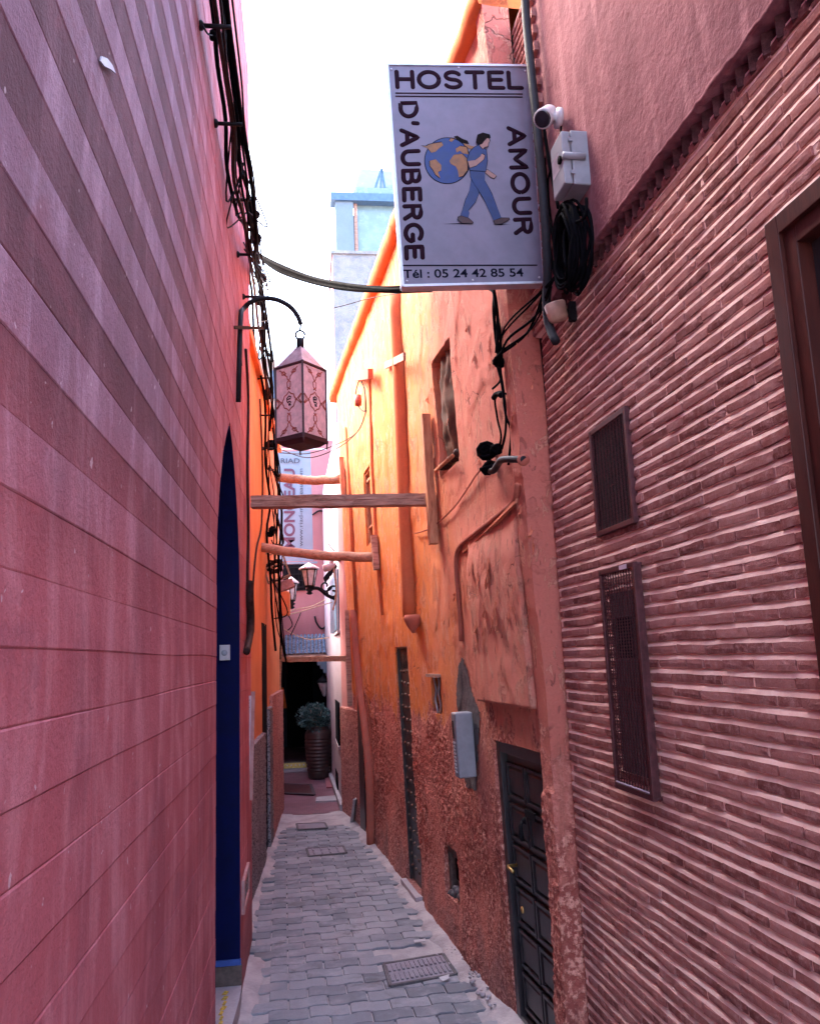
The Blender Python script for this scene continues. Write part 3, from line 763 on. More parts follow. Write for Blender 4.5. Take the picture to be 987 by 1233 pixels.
# brick corner pier with toothed edge
pier = MB(); teeth = 0
pm = MB(); pm.wbox(BW, 3.65, BEND, 3.60, 5.45, -.02, .028); pm.build('pier_mortar', M['mortar'], BB)
for k in range(38):
    z = 3.60+k*CO+.02; Y0 = 3.62+(.0 if k % 2 else .05)
    for (ya, yb) in ((Y0, 3.76+.03*(k%2)), (3.765+.03*(k%2), BEND+.006)):
        v_, fs = BV[random.randrange(NV)]; L = yb-ya
        pier.add([BW((ya+yb)/2+p[0]*L/BLEN, z+p[1], .042+p[2]) for p in v_], fs)
pier.build('pier_bricks', M['brick'], BB, kind='stuff')
for k in range(17):
    z = 3.80+k*.098; teeth += 1
    MB().wbox(BW, 3.535+random.uniform(-.004,.004), 3.64, z, z+.05, UP-.03, UP+.022).build('toothed_brick', M['brick'], BB)

# ================================================================== right: peeling orange building
OB = thing('orange_building', (1.1, 6.5, 0), 'peeling orange plaster building with black doors, right side behind the brick wall', 'building')
OT, OEND = 5.62, 10.85
ow1 = OW.yz(520.5,446); ow2 = OW.yz(552,556)
W1 = (OW.yz(547,480)[0], OW.yz(525,500)[0], OW.yz(544,563)[1], OW.yz(531,421)[1], .11)     # tall window with curtain
W2 = (OW.yz(447,600)[0], OW.yz(438.5,600)[0], OW.yz(446,655)[1], OW.yz(440,566)[1], .10)   # narrow barred window
D1 = (4.085, OW.yz(596,895)[0], -.02, OW.yz(620,898)[1], .085)                                # panelled door
D2 = (OW.yz(491,782)[0], OW.yz(476,778)[0], .05, OW.yz(481,779)[1], .035)                    # studded door
V1 = (OW.yz(530,840)[0], OW.yz(519,838)[0], OW.yz(525,860)[1], OW.yz(524,815)[1], .07)      # small vent
H1 = (OW.yz(553,1050)[0], OW.yz(537,1050)[0], OW.yz(545,1082)[1], OW.yz(545,1022)[1], .07)  # broken hatch
SLB = (4.09, 5.02, OW.yz(605,848)[1], OW.yz(590,630)[1])                                   # thick plaster over the door
OPN = [W1, W2, D1, D2, V1, H1]
def slab_o(Y, z):
    if SLB[0] < Y < SLB[1]+.03*nz((z*6,0,0)) and SLB[2] < z < SLB[3]+.1:
        return .05*smooth(SLB[3]+.1, SLB[3]-.25, z)+.006*nz((Y*7,z*7,4))
    return 0
def ow_off(Y, z):
    o = .016*nz((Y*.9,z*.8,2)) + .007*nz((Y*3.2,z*2.6,5)) + .0035*nz((Y*11,z*9,1))
    n2 = nz((Y*2.4, z*2.0, 9))
    o += .006*(smooth(.16,.20,n2)-smooth(.42,.45,n2)*.6)                  # edges of lifted plaster coats
    rt = 1.50+.30*nz((Y*1.7,0,3))+.12*nz((Y*6,0,1)); wg = 1-smooth(rt-.06, rt+.04, z)
    pk = smooth(.18,.35,nz((Y*1.9,z*1.4,21)))*(1-smooth(2.6,3.4,z))      # bare roughcast patches higher up
    wg = max(wg, pk)
    sm_ = smooth(-.16, .14, nz((Y*1.5, z*1.7, 31))); wg *= .22+.78*sm_; o += .007*sm_*(wg > .01)
    o += wg*(.010*nz((Y*32,z*32,7))+.007*nz((Y*60,z*60,3))+.003) - wg*.004
    if Y < 4.08:
        o += .032*smooth(4.08, 4.065, Y)
        if z < 1.34+.02*nz((Y*9,0,0)): o += .014+.008*nz((Y*30,z*30,2))
    o += slab_o(Y, z)
    if z < .5: o += .03*(1-z/.5)**2*(1+.6*nz((Y*4,z*4,6)))*smooth(4.9,5.1,Y)
    for a_, b_2, c_, d_, _ in OPN:
        if a_-.05 < Y < b_2+.05 and c_-.05 < z < d_+.05 and Y > 4.08: o = min(o, .02)
    return o
exY = [q for o in OPN for q in o[:2]]+[4.082, 4.065, SLB[1]]; exZ = [q for o in OPN for q in o[2:4]]+[SLB[2], SLB[2]-.003, 1.34]
oYs = sorted(set(lines(3.93, 6.6, .0155, [e for e in exY if e <= 6.59])+lines(6.6, OEND, .028, [e for e in exY if e > 6.6])))
oZs = sorted(set(lines(-.02, 2.0, .0155, [e for e in exZ if e < 2.0])+lines(2.0, OT, .024, [e for e in exZ if e >= 2.0])))
mb = wall_grid(OW, oYs, oZs, ow_off, OPN)
mb.grid([[OW(3.93, z, ow_off(3.93, z)), OW(3.93, z, -.12)] for z in oZs])
mb.build('wall', M['peel'], OB, fix=False)
MB().wbox(OW, 3.98, OEND-.02, -.02, OT-.03, -2.6, -.22).build('core_wall', M['cement'], OB)
# coping along the wall head, in cracked lengths
Yc = 3.93
while Yc < OEND+.3:
    L = random.uniform(.55, 1.0); Ye = min(Yc+L, OEND+.35); rows = []
    for i in range(9):
        Y = Yc+(Ye-.008-Yc)*i/8; w1 = .012*nz((Y*5,1,2)); w2 = .012*nz((Y*4,7,2))
        rows.append([OW(Y, OT-.05, -.02), OW(Y, OT-.045+w2, .055+w1), OW(Y, OT+.03, .075+w1), OW(Y, OT+.10+w2, .065+w1), OW(Y, OT+.155+w1, .0), OW(Y, OT+.15, -.30), OW(Y, OT-.05, -.30)])
    mb = MB().grid(rows); mb.add(rows[0], [tuple(range(7))]); mb.add(rows[-1], [tuple(range(6,-1,-1))])
    mb.build('coping_length', M['coping'], OB); Yc = Ye
def OWp(px, py, o=0.0):
    Y, z = OW.yz(px, py, .02); return OW(Y, z, ow_off(Y, z)+o)
# ---- doors, windows and fittings of the orange building
def woff(px, py, o=0.0):                       # point on the peeling wall seen at a pixel, off metres proud of it
    return OW.px(px, py, o)
# panelled door
a, b, c, d, dp = D1
DO = MB(); ringbox(DO, OW, a+.002, b-.002, c, d-.002, .06, -.083, -.004)
door = DO.build('door', M['darkdoor'], OB, label='black panelled wooden door with brass fittings', bevel=.004)
DL = MB().wbox(OW, a+.06, b-.06, c+.02, d-.06, -.08, -.045); DL.build('door_leaf', M['darkdoor'], door)
nrow = 6; y0, y1 = a+.075, b-.075; zb_, zt_ = c+.08, d-.10
for i in range(nrow):
    for j in range(2):
        ya = y0+(y1-y0)*j/2+.012; yb = y0+(y1-y0)*(j+1)/2-.012
        za = zb_+(zt_-zb_)*i/nrow+.016; zb2 = zb_+(zt_-zb_)*(i+1)/nrow-.016
        mb = MB()
        ringbox(mb, OW, ya, yb, za, zb2, .016, -.0445, -.024)
        q = [OW(ya+.02,za+.02,-.044),OW(yb-.02,za+.02,-.044),OW(yb-.02,zb2-.02,-.044),OW(ya+.02,zb2-.02,-.044)]
        q2 = [OW(ya+.035,za+.035,-.030),OW(yb-.035,za+.035,-.030),OW(yb-.035,zb2-.035,-.030),OW(ya+.035,zb2-.035,-.030)]
        mb.add(q+q2, [(0,1,5,4),(1,2,6,5),(2,3,7,6),(3,0,4,7),(4,5,6,7)])
        mb.build('panel', M['darkdoor'], door)
def doorpt(px, py, o): return OW.px(px, py, o)
h = doorpt(622,1042,-.03); mb = MB()
mb.tube([h, h+OW.n*.05, h+OW.n*.055+V((0,-.02,0)), h+OW.n*.05+V((0,-.11,-.004))], .009, 8); mb.lathe([(.026,0),(.026,.008),(.012,.012)], h-OW.n*.012, 14, OW.n)
mb.build('handle', M['brass'], door)
h = doorpt(633,1000,-.03); mb = MB()
mb.lathe([(.022,-.012),(.022,.0),(.010,.02),(.0,.022)], h+V((0,0,.05)), 12, OW.n)
mb.tube([h+OW.n*.012+V((0,0,.05)), h+OW.n*.03+V((0,-.005,.03)), h+OW.n*.03+V((0,-.004,-.02)), h+OW.n*.02+V((0,0,-.05))], [.007,.010,.013,.011], 8)
mb.build('knocker', M['iron'], door)
h = doorpt(629,1096,-.03); MB().lathe([(.018,-.012),(.018,.006),(.0,.01)], h, 12, OW.n).build('lock', M['brass'], door)
h = doorpt(640,982,-.03); MB().wbox(OW, h.y-.07, h.y+.07, h.z-.02, h.z+.02, -.034, -.018).build('letter_flap', M['iron'], door)
# studded door
a, b, c, d, dp = D2
sdoor = MB().wbox(OW, a-.01, b+.01, c-.05, d+.01, -.12, -.030).build('studded_door', M['darkdoor'], OB, label='narrow black door covered in rows of metal studs')
for i in range(17):
    z = c+.12+i*(d-c-.34)/16
    for j in range(4):
        y = a+.05+(b-a-.1)*j/3+random.uniform(-.008,.008)
        MB().lathe([(.016,0),(.014,.007),(.007,.013),(.0,.014)], OW(y, z+random.uniform(-.006,.006), -.0305), 8, OW.n, cap=False).build('stud', M['studs'], sdoor)
mb = MB()
for j in range(5): mb.tube([OW(a+.04+j*.09, d-.19, -.025), OW(a+.10+j*.08, d-.02, -.025)], .006, 5); mb.tube([OW(a+.12+j*.08, d-.19, -.025), OW(a+.03+j*.09, d-.02, -.025)], .006, 5)
mb.build('fanlight_grille', M['studs'], sdoor)
ringbox(MB(), OW, a-.004, b+.004, c-.06, d+.004, .022, -.0295, -.008).build('door_frame', M['darkdoor'], sdoor)
MB().wbox(OW, a-.03, b+.04, -.02, c-.002, -.1, .07).build('threshold', M['stone'], sdoor)
# tall window with curtain
a, b, c, d, dp = W1
wn = ringbox(MB(), OW, a, b, c, d, .028, -.13, -.055).build('window', M['woodpost'], OB, label='tall window hung with a brown cloth')
MB().wbox(OW, a+.02, b-.02, c+.02, d-.02, -.145, -.13).build('pane', M['void'], wn)
rows = []
for i in range(34):
    z = d-.012 - (d-c-.10)*i/33; t = i/33
    rows.append([OW(a+.012+(b-a-.024)*j/20, z+.02*nz((j*.2,i*.1,1)), -.05+.020*math.sin(j*.9+2.2*nz((i*.12,j*.1,0)))*(1-.4*t)+.04*math.sin(PI*t)*math.sin(PI*j/20)+.015*nz((j*.4,i*.25,3))) for j in range(21)])
MB().grid(rows).build('curtain', M['cloth'], wn)
MB().tube([OW(a-.03, c+.03, .05), OW(b+.01, c+.055, .03)], .014, 7).build('sill_stick', M['woodpost'], wn)
mb = MB()
for i in range(7):
    p = OW(a+.05+i*(b-a-.1)/6, c+.055+random.uniform(0,.02), -.01); mb.lathe([(.0,-.03),(.03,-.015),(.032,.012),(.0,.03)], p, 7, (random.random()-.5,1,random.random()))
mb.build('bundled_cloth', M['rubber_brown'], wn)
# narrow barred window
a, b, c, d, dp = W2
wn = ringbox(MB(), OW, a, b, c, d, .03, -.10, -.02).build('window', M['woodpost'], OB, label='narrow barred window with dark opening')
MB().wbox(OW, a+.01, b-.01, c+.01, d-.01, -.12, -.10).build('pane', M['void'], wn)
for j in range(2): MB().wbox(OW, a+.07+j*.1, a+.088+j*.1, c+.031, d-.031, -.07, -.05).build('bar', M['woodpost'], wn)
for j in range(3): MB().wbox(OW, a+.031, b-.031, c+.2+j*.26, c+.225+j*.26, -.048, -.03).build('bar', M['woodpost'], wn)
# small wrought vent
a, b, c, d, dp = V1
wn = MB().wbox(OW, a-.01, b+.01, c-.01, d+.01, -.10, -.069).build('vent', M['void'], OB, label='small vent with twisted iron grille')
mb = MB()
for j in range(3):
    y = a+.03+(b-a-.06)*j/2
    mb.tube([OW(y+.022*math.sin(i*1.1+j*2), c+(d-c)*i/10, -.03) for i in range(11)], .009, 6)
mb.build('grille', M['alu'], wn); MB().wbox(OW, a-.02, b+.02, d-.002, d+.02, -.02, .03).build('lintel', M['wood'], wn)
# broken hatch low on the wall
a, b, c, d, dp = H1
wn = MB().wbox(OW, a-.01, b+.01, c-.01, d+.01, -.12, -.069).build('hatch', M['cement'], OB, label='broken wooden hatch low on the wall with stones in its hole')
mb = MB(); mb.wbox(OW, a+.004, a+.05, c+.04, d-.01, -.068, -.02).wbox(OW, a+.05, b-.004, d-.07, d-.01, -.068, -.024).wbox(OW, b-.05, b-.004, c+.02, d-.071, -.068, -.022)
mb.build('hatch_board', M['brownstone'], wn)
MB().wbox(OW, a+.05, b-.05, c+.1, d-.07, -.069, -.064).build('dark_hole', M['void'], wn)
for k in range(7):
    p = OW(a+(b-a)*(k+.5)/7, random.uniform(c-.02,c+.08), -.02); MB().lathe([(.0,-.03),(.028,-.012),(.03,.012),(.0,.028)], p, 6, (random.random()-.5,random.random()-.5,.6)).build('stone', M['cement'], wn)
# pipes and ledge on the wall
def pipe_px(pl_, r, off, mat, name, label=None, n=14, k=1):
    pts = [OWp(x, y, off*.6) for x, y in pl_]
    if k > 1: pts = spline(pts, k)
    return MB().tube(pts, r, n).build(name, mat, OB, label=label)
dpz = woff(497,752,.06)
dp_ = pipe_px([(477,352),(484,480),(490,610),(496,742)], .062, .05, M['paintpipe'], 'drain_pipe', 'thick orange painted drain pipe ending in a funnel', 18, 4)
e = woff(497,745,.05); MB().lathe([(.066,.03),(.075,.0),(.07,-.02),(.05,-.06),(.022,-.10),(.012,-.115)], e, 16).build('funnel', M['paintpipe_red'], dp_)
q = woff(478,434,.06); MB().bar(woff(464,440,.03), woff(487,429,.12), .02, .06).build('pipe_strap', M['wood'], dp_)
pipe_px([(427,735),(432,800),(440,870),(447,935),(452,1016)], .05, .05, M['paintpipe_red'], 'down_pipe', 'reddish painted down pipe by the far corner', 14, 4)
pipe_px([(415,515),(421,600),(428,735)], .022, .03, M['paintpipe'], 'thin_pipe')
pipe_px([(444,450),(448,560),(452,660),(460,740)], .016, .02, M['paintpipe'], 'thin_pipe')
# ledge pipe over the door, turning down
pts = [OWp(629,582,.012), OWp(627,596,.012), OWp(618,606,.012), OWp(600,621,.012), OWp(575,641,.012), OWp(556,655,.012), OWp(549.5,664,.012), OWp(548,676,.012), OWp(549,700,.012), OWp(551,735,.012), OWp(553,772,.012)]
MB().tube(spline(pts, 3), .015, 10).build('painted_conduit', M['paintpipe_red'], OB, label='overpainted conduit running above the door and down the wall')
mb = MB(); P1 = [OWp(x, y, .002) for x, y in ((556,657),(600,623),(627,600),(627,606),(600,631),(557,666))]
mb.poly(P1, OW.n, .012); mb.build('ledge', M['salmon'], OB)
ol = [(553,790),(558,808),(563,826),(570,850),(574,858),(574,900),(571,952),(560,948),(556,930),(553,880),(547,850),(546,822),(549,800)]
pg = [OW.yz(x+1.2*math.sin(i*2.3), y, .02) for i, (x, y) in enumerate(ol)]
def inside(y, z):
    c_ = False; n_ = len(pg)
    for i in range(n_):
        (y1_, z1_), (y2_, z2_) = pg[i], pg[(i+1) % n_]
        if (z1_ > z) != (z2_ > z) and y < (y2_-y1_)*(z-z1_)/(z2_-z1_)+y1_: c_ = not c_
    return c_
ys = [q[0] for q in pg]; zs_ = [q[1] for q in pg]; st_ = .011; ny, nz_ = int((max(ys)-min(ys))/st_)+2, int((max(zs_)-min(zs_))/st_)+2
gv = {}; vs_ = []; fs = []
def gvi(i, j):
    if (i, j) not in gv:
        y, z = min(ys)+i*st_+.008*nz((i*.6,j*.6,1)), min(zs_)+j*st_+.008*nz((i*.6,j*.6,7)); gv[(i, j)] = len(vs_); vs_.append(OW(y, z, ow_off(y, z)+.005+.003*nz((y*40,z*40,0))))
    return gv[(i, j)]
for i in range(ny):
    for j in range(nz_):
        if inside(min(ys)+(i+.5)*st_+.02*nz((i*.3,j*.3,4)), min(zs_)+(j+.5)*st_): fs.append((gvi(i,j), gvi(i+1,j), gvi(i+1,j+1), gvi(i,j+1)))
MB().add(vs_, fs, True).build('cement_patch', M['cement'], OB, label='dark grey cement patch round the meter box')
# peeling flakes
mb = MB(); rnd = random.Random(5)
def flake(px, py, s):
    Y, z = OW.yz(px, py); base = ow_off(Y, z)+.004; k = 7; pts = []
    for i in range(k):
        a_ = 2*PI*i/k; r_ = s*rnd.uniform(.5, 1.1); y = Y+r_*.7*math.cos(a_); zz_ = z+r_*1.5*math.sin(a_)
        lift = .028*max(0, -math.sin(a_+.5))*rnd.uniform(.4,1.2)*s/.04
        pts.append(OW(y, zz_, max(ow_off(y, zz_), base-.01)+.003+lift))
    c_ = OW(Y, z, base+.004); mb.add([c_]+pts, [(0,i+1,(i+1)%k+1) for i in range(k)])
for _ in range(26): flake(rnd.uniform(575,632), rnd.uniform(668,780), rnd.uniform(.018,.045))
for _ in range(14): flake(rnd.uniform(510,560), rnd.uniform(430,590), rnd.uniform(.012,.025))
for _ in range(16): flake(rnd.uniform(560,640), rnd.uniform(390,560), rnd.uniform(.010,.028))
for _ in range(12): flake(rnd.uniform(545,560), rnd.uniform(690,800), rnd.uniform(.015,.035))
for _ in range(14): flake(rnd.uniform(632,655), rnd.uniform(450,760), rnd.uniform(.012,.03))
mb.build('peeling_flakes', M['salmon'], OB, kind='stuff')

# ================================================================== right: passage building (pink, then lilac white)
RB = thing('lilac_passage_building', (.6, 12.5, 0), 'pink and lilac white building lining the right of the far passage', 'building')
A0, A1, A2 = V((.70,10.06,0)), V((.475,11.40,0)), V((.375,15.98,0))
def seg_wall(a, b, z0, z1, mat, name, out=0.0, th=.5, parent=RB, label=None, kind=None):
    d_ = (b-a).normalized(); n_ = V((-d_.y, d_.x, 0));  n_ = n_ if n_.x < 0 else -n_
    p = [a+n_*out, b+n_*out, b-n_*th, a-n_*th]
    return MB().hexa([q+V((0,0,z0)) for q in p]+[q+V((0,0,z1)) for q in p]).build(name, mat, parent, label=label)
def segpt(a, b, px, py, o=0.0):
    d_ = (b-a).normalized(); n_ = V((-d_.y, d_.x, 0)); n_ = n_ if n_.x < 0 else -n_
    r_ = ray(px, py); t = ((a+n_*o)-CP).dot(n_)/r_.dot(n_); return CP+r_*t
RH = 5.3
seg_wall(A0, A1, 0, RH, M['pinkwall'], 'pink_wall')
seg_wall(A1+V((0,.003,0)), A2, 0, RH-.06, M['whitewall'], 'white_wall', label='lilac white wall of the passage')
# roughcast foot
d_ = (A1-A0).normalized(); n_ = V((d_.y, -d_.x, 0)); n_ = n_ if n_.x < 0 else -n_
zt_ = segpt(A0, A1, 420, 853).z; L = (A1-A0).length
rows = []
for i in range(66):
    row = []
    for j in range(80):
        s_, z = L*i/65, zt_*j/79; row.append(A0+d_*s_+n_*(.03+.008*nz((s_*30,z*30,4))+.006*nz((s_*55,z*55,9)))+V((0,0,z)))
    row += [A0+d_*L*i/65+V((0,0,zt_+.01))]; rows.append(row)
mb = MB().grid(rows); mb.grid([[rows[-1][j], rows[-1][j]-n_*.05] for j in range(80)]); mb.grid([[rows[0][j], rows[0][j]-n_*.05] for j in range(80)])
mb.build('roughcast_foot', M['gritty_pink'], RB)
# dark slit door at the near end
q0, q1 = segpt(A0,A1,440,1000,.05), segpt(A0,A1,434,1000,.05); zt2 = segpt(A0,A1,436,832,.05).z
mb = MB().hexa([q0*1, q1*1, q1-n_*.03, q0-n_*.03]+[V((q.x,q.y,zt2)) for q in (q0, q1, q1-n_*.03, q0-n_*.03)])
for i, v_ in enumerate(mb.v): mb.v[i] = (v_[0], v_[1], max(0.0, v_[2]) if i > 3 else 0.0)
mb.build('slit_door', M['darkdoor'], RB, label='narrow black door at the orange corner')
# openings in the white wall
def white_open(x0, y0, x1, y1, name, mat, frame=None):
    p0, p1 = segpt(A1, A2, x0, y0), segpt(A1, A2, x1, y1)
    ya, yb = sorted((p0.y, p1.y)); ya = max(ya, A1.y+.06); yb = max(yb, ya+.25); za, zb3 = sorted((p0.z, p1.z)); X = A1.x+(ya-A1.y)*(A2.x-A1.x)/(A2.y-A1.y)
    o = MB().box((X+.028, (ya+yb)/2, (za+zb3)/2), (.06+(yb-ya)*.045, yb-ya, zb3-za)).build(name, mat, RB)
    if frame: MB().box((X-.005, (ya+yb)/2, za-.03), (.06, yb-ya+.1, .04)).build('sill', frame, o)
    return o
white_open(403.5, 842, 410, 898, 'window', M['void'], M['stone'])
white_open(404, 925, 407.5, 958, 'hatch', M['void'])
wo = white_open(399, 700, 409, 758, 'window', M['bluesteel'], M['whitewall'])
mb = MB(); p0, p1 = segpt(A1,A2,399,700), segpt(A1,A2,409,758)
for j in range(6):
    y = max(p1.y,A1.y+.06)+(p0.y-max(p1.y,A1.y+.06))*j/5; mb.box((A1.x+(y-A1.y)*(A2.x-A1.x)/(A2.y-A1.y)-.025, y, (p0.z+p1.z)/2), (.02,.02,abs(p0.z-p1.z)))
mb.build('window_grille', M['alu'], wo)
MB().bar(A1+V((-.03,-.02,.05)), A1+V((-.03-.02*3.2,3.2,.05)), .05, .10).build('skirting', M['stone'], RB)

# ================================================================== far end: pink riad front
FY = 16.0
FB = thing('pink_front_building', (0, FY, 0), 'pink house front closing the alley, with dark entrance and tiled canopy', 'building')
el, er = atY(336,930,FY).x-.25, atY(398,930,FY).x+.1
dx0, dx1 = atY(337,900,FY).x, atY(396,900,FY).x; dzt = atY(365,795,FY).z
FT = atY(360,548,FY).z+.3
MB().box(((dx0-2.2)/2-.0+ (dx0-2.2)/2*0, 0, 0), (.01,.01,.01))
wl = MB(); wl.box(((dx0-1.6), FY+.15, FT/2), (3.2, .3, FT)); wl.box((dx1+1.2, FY+.15, FT/2), (2.4, .3, FT)); wl.box(((dx0+dx1)/2, FY+.15, (dzt+.02+FT)/2), (dx1-dx0+.001, .298, FT-dzt-.02))
wl.build('wall', plaster('far_pink_front', (.34,.14,.145), (.30,.125,.135), (.38,.175,.18), 1.5, .35, 60, .4, .005), FB)
rm = MB(); rx0, rx1, ry1, rz1 = dx0-1.0, dx1+1.0, FY+4.0, 3.0
rm.add([V((rx0,FY+.29,-.12)),V((rx1,FY+.29,-.12)),V((rx1,ry1,-.12)),V((rx0,ry1,-.12)),V((rx0,FY+.29,rz1)),V((rx1,FY+.29,rz1)),V((rx1,ry1,rz1)),V((rx0,ry1,rz1))], [(4,5,6,7),(0,3,7,4),(1,5,6,2),(2,6,7,3),(0,4,5,1)][:4])
room = rm.build('room', M['roomblue'], FB, label='dark blue room behind the entrance')
MB().box(((dx0+dx1)/2-.1, ry1-.05, 1.05), (.62, .04, 2.1)).build('inner_door', M['void'], room)
z0 = atY(350,928,FY-.12).z; z1 = atY(350,918,FY-.12).z
thr = MB().box((dx0+.30, FY-.03, (z1+.02)/2), (.66, .22, z1-.02)).build('threshold', M['brownstone'], FB)
MB().box((dx0+.30, FY-.142, z1*.62), (.66, .012, z1*.6)).build('brass_strip', M['brass'], thr)
mb = MB()
for k in range(8): mb.box((dx0+.06+k*.075, FY-.152, z1*.66), (.022,.012,.022))
mb.build('strip_studs', M['menu'], thr)
MB().box((dx0+.32, FY-.30, .03), (.74, .30, .03)).build('step', M['stone'], FB)
# dark window above
p0, p1 = atY(341,680,FY), atY(368,711,FY)
wn = MB().box(((p0.x+p1.x)/2, FY-.005, (p0.z+p1.z)/2), (p1.x-p0.x, .05, p0.z-p1.z)).build('window', M['void'], FB, label='dark barred window above the tiled canopy')
for j in range(5): MB().box((p0.x+(p1.x-p0.x)*(j+.5)/5, FY-.045, (p0.z+p1.z)/2), (.018,.018,p0.z-p1.z)).build('bar', M['iron'], wn)
for j in range(4): MB().box(((p0.x+p1.x)/2, FY-.065, p1.z+(p0.z-p1.z)*(j+.5)/4), (p1.x-p0.x,.018,.018)).build('bar', M['iron'], wn)
# tiled canopy
tz1, tz0 = atY(368,765,FY-.2).z, atY(368,789,FY-.55).z; tx0, tx1 = atY(342,780,FY-.4).x, atY(397,780,FY-.4).x
can = MB().hexa([V((tx0,FY-.52,tz0-.03)),V((tx1,FY-.52,tz0-.03)),V((tx1,FY,tz1-.03)),V((tx0,FY,tz1-.03)),V((tx0,FY-.52,tz0)),V((tx1,FY-.52,tz0)),V((tx1,FY,tz1)),V((tx0,FY,tz1))]).build('canopy', M['wood'], FB, label='small pitched canopy of blue-grey roof tiles')
mb = MB(); nc = 12
for c_ in range(nc):
    x = tx0+(tx1-tx0)*(c_+.5)/nc
    for r_ in range(4):
        t0, t1 = r_/4, (r_+1.25)/4; ra = (tx1-tx0)/nc*.46
        pa = V((x, FY-.54+.54*t0, tz0+(tz1-tz0)*t0+.012)); pb2 = V((x, FY-.54+.54*min(1,t1), tz0+(tz1-tz0)*min(1,t1)+.002))
        rows = []
        for p_, rr in ((pa, ra), (pb2, ra*.82)): rows.append([p_+V((rr*math.cos(PI*q/6), 0, rr*math.sin(PI*q/6))) for q in range(7)])
        mb.grid(rows)
mb.build('roof_tiles', M['tile'], can, kind='stuff')
# stepped corbel beside the entrance
mb = MB(); p = atY(384,796,FY-.5)
for k in range(5):
    xa = atY(382+k*3.6, 796, FY-.45).x; xb = atY(402, 796, FY-.45).x; zt_ = atY(390, 796+k*4.6 if k else 794, FY-.45).z; zb3 = atY(390, 801+k*4.6, FY-.45).z
    mb.hexa([V((xa,FY-.5,zb3)),V((xb,FY-.5,zb3)),V((xb,FY-.002,zb3)),V((xa,FY-.002,zb3)),V((xa,FY-.5,zt_)),V((xb,FY-.5,zt_)),V((xb,FY-.002,zt_)),V((xa,FY-.002,zt_))])
mb.build('stepped_corbel', M['skyblue'], FB)
cloth = MB(); p0 = atY(342,828,FY+.8)
cloth.grid([[V((p0.x-.06-.05*t+ (0.05+.11*t)*s, p0.y+.03*math.sin(s*5+t), p0.z-.40*t)) for s in [q/6 for q in range(7)]] for t in [q/8 for q in range(9)]])
cloth.build('orange_cloth', M['orangecloth'], None, 'orange cloth hanging in the dark entrance', 'cloth')
# banner
BY = FY-1.2
bx0, bx1 = atY(330,560,BY), atY(374,560,BY); bz0, bz1 = atY(350,676,BY).z, atY(350,543,BY).z
bn = thing('banner', V(((bx0.x+bx1.x)/2, BY, bz0)), 'pale blue cloth banner lettered RIAD MONCEAU hanging over the far passage', 'banner')
rows = []
for i in range(12):
    t = i/11; rows.append([V((bx0.x+(bx1.x-bx0.x)*s+.02*t, BY+.012*math.sin(3*s+4*t), bz1+(bz0-bz1)*t)) for s in [q/8 for q in range(9)]])
MB().grid(rows).build('banner_cloth', M['bannerblue'], bn)
def bpl(px0, py0, ux, uy):
    o = atY(px0, py0, BY-.016); u = (atY(px0+ux*10, py0+uy*10, BY-.016)-o).normalized(); v_ = V((0,-1,0)).cross(u)*-1
    v_ = u.cross(V((0,1,0))); v_ = -v_ if (abs(ux) > abs(uy) and v_.z < 0) else v_
    if abs(uy) > abs(ux) and v_.x > 0: v_ = -v_
    return lambda a_, b_2, c_: o+u*a_+v_*b_2+V((0,-1,0))*c_
sc_ = (BY)/FPX
text_mesh('RIAD', bpl(338, 557.5, 1, 0), 6.2*sc_, M['bannergrey'], 'lettering', bn, .012, fit=23*sc_)
text_mesh('MONCEAU', bpl(354.5, 661, 0, -1), 13*sc_, M['bannerpink'], 'lettering', bn, .03, fit=99*sc_)
text_mesh('www.riad-monceau.com', bpl(364.5, 658, 0, -1), 5.2*sc_, M['bannergrey'], 'lettering', bn, 0, fit=96*sc_)
MB().tube([V((bx0.x-.25,BY,bz1+.03)), V((bx1.x+.3,BY,bz1+.03))], .015, 8).build('top_rod', M['alu'], bn)
MB().box(((bx0.x+bx1.x)/2+.03, BY, bz0-.03), (bx1.x-bx0.x+.12, .03, .035)).build('bottom_rail', M['bannerblue'], bn)

# buildings over the roofs
WB = thing('white_render_building', (1.5, 19, 0), 'rough white rendered house rising behind the orange roof line', 'building')
YB = 19.0; x0 = atY(403,400,YB).x; zt_ = atY(420,306,YB).z
MB().box((x0+2.5, YB+1.2, zt_/2), (5.0, 2.4, zt_)).build('wall', M['roughwhite'], WB)
MB().hexa([V((x0-.0,YB+.02,4)),V((x0-.012,YB+.02,4)),V((x0-.012,YB+2.38,4)),V((x0,YB+2.38,4)),V((x0-.0,YB+.02,zt_-.02)),V((x0-.012,YB+.02,zt_-.02)),V((x0-.012,YB+2.38,zt_-.02)),V((x0,YB+2.38,zt_-.02))]).build('pink_side', M['pinkwall'], WB)
MB().box((x0+2.5, YB+1.2, zt_+.04), (5.1, 2.5, .08)).build('parapet', M['roughwhite'], WB)
TB = thing('roof_pavilion', (2, 24, 0), 'pale blue rooftop glass pavilion with steel beam above the white house', 'building')
YT = 24.0; xa = atY(404,280,YT).x; zt_ = atY(430,247,YT).z; zb3 = atY(430,330,YT).z
body = MB().box((xa+3, YT+2, zb3/2+1), (6, 4, zb3+2)); body.build('wall', M['skyblue'], TB)
p0, p1 = atY(430,258,YT-.02), atY(480,330,YT-.02)
MB().box(((p0.x+p1.x)/2, YT-.03, (zt_+zb3)/2+.3), (p1.x-p0.x, .05, zt_-zb3+.6)).build('glazing', M['paleglass'], TB)
MB().box((xa+.28, YT-.01, (zt_+zb3)/2), (.56, .5, zt_-zb3)).build('corner_panel', M['skyblue'], TB)
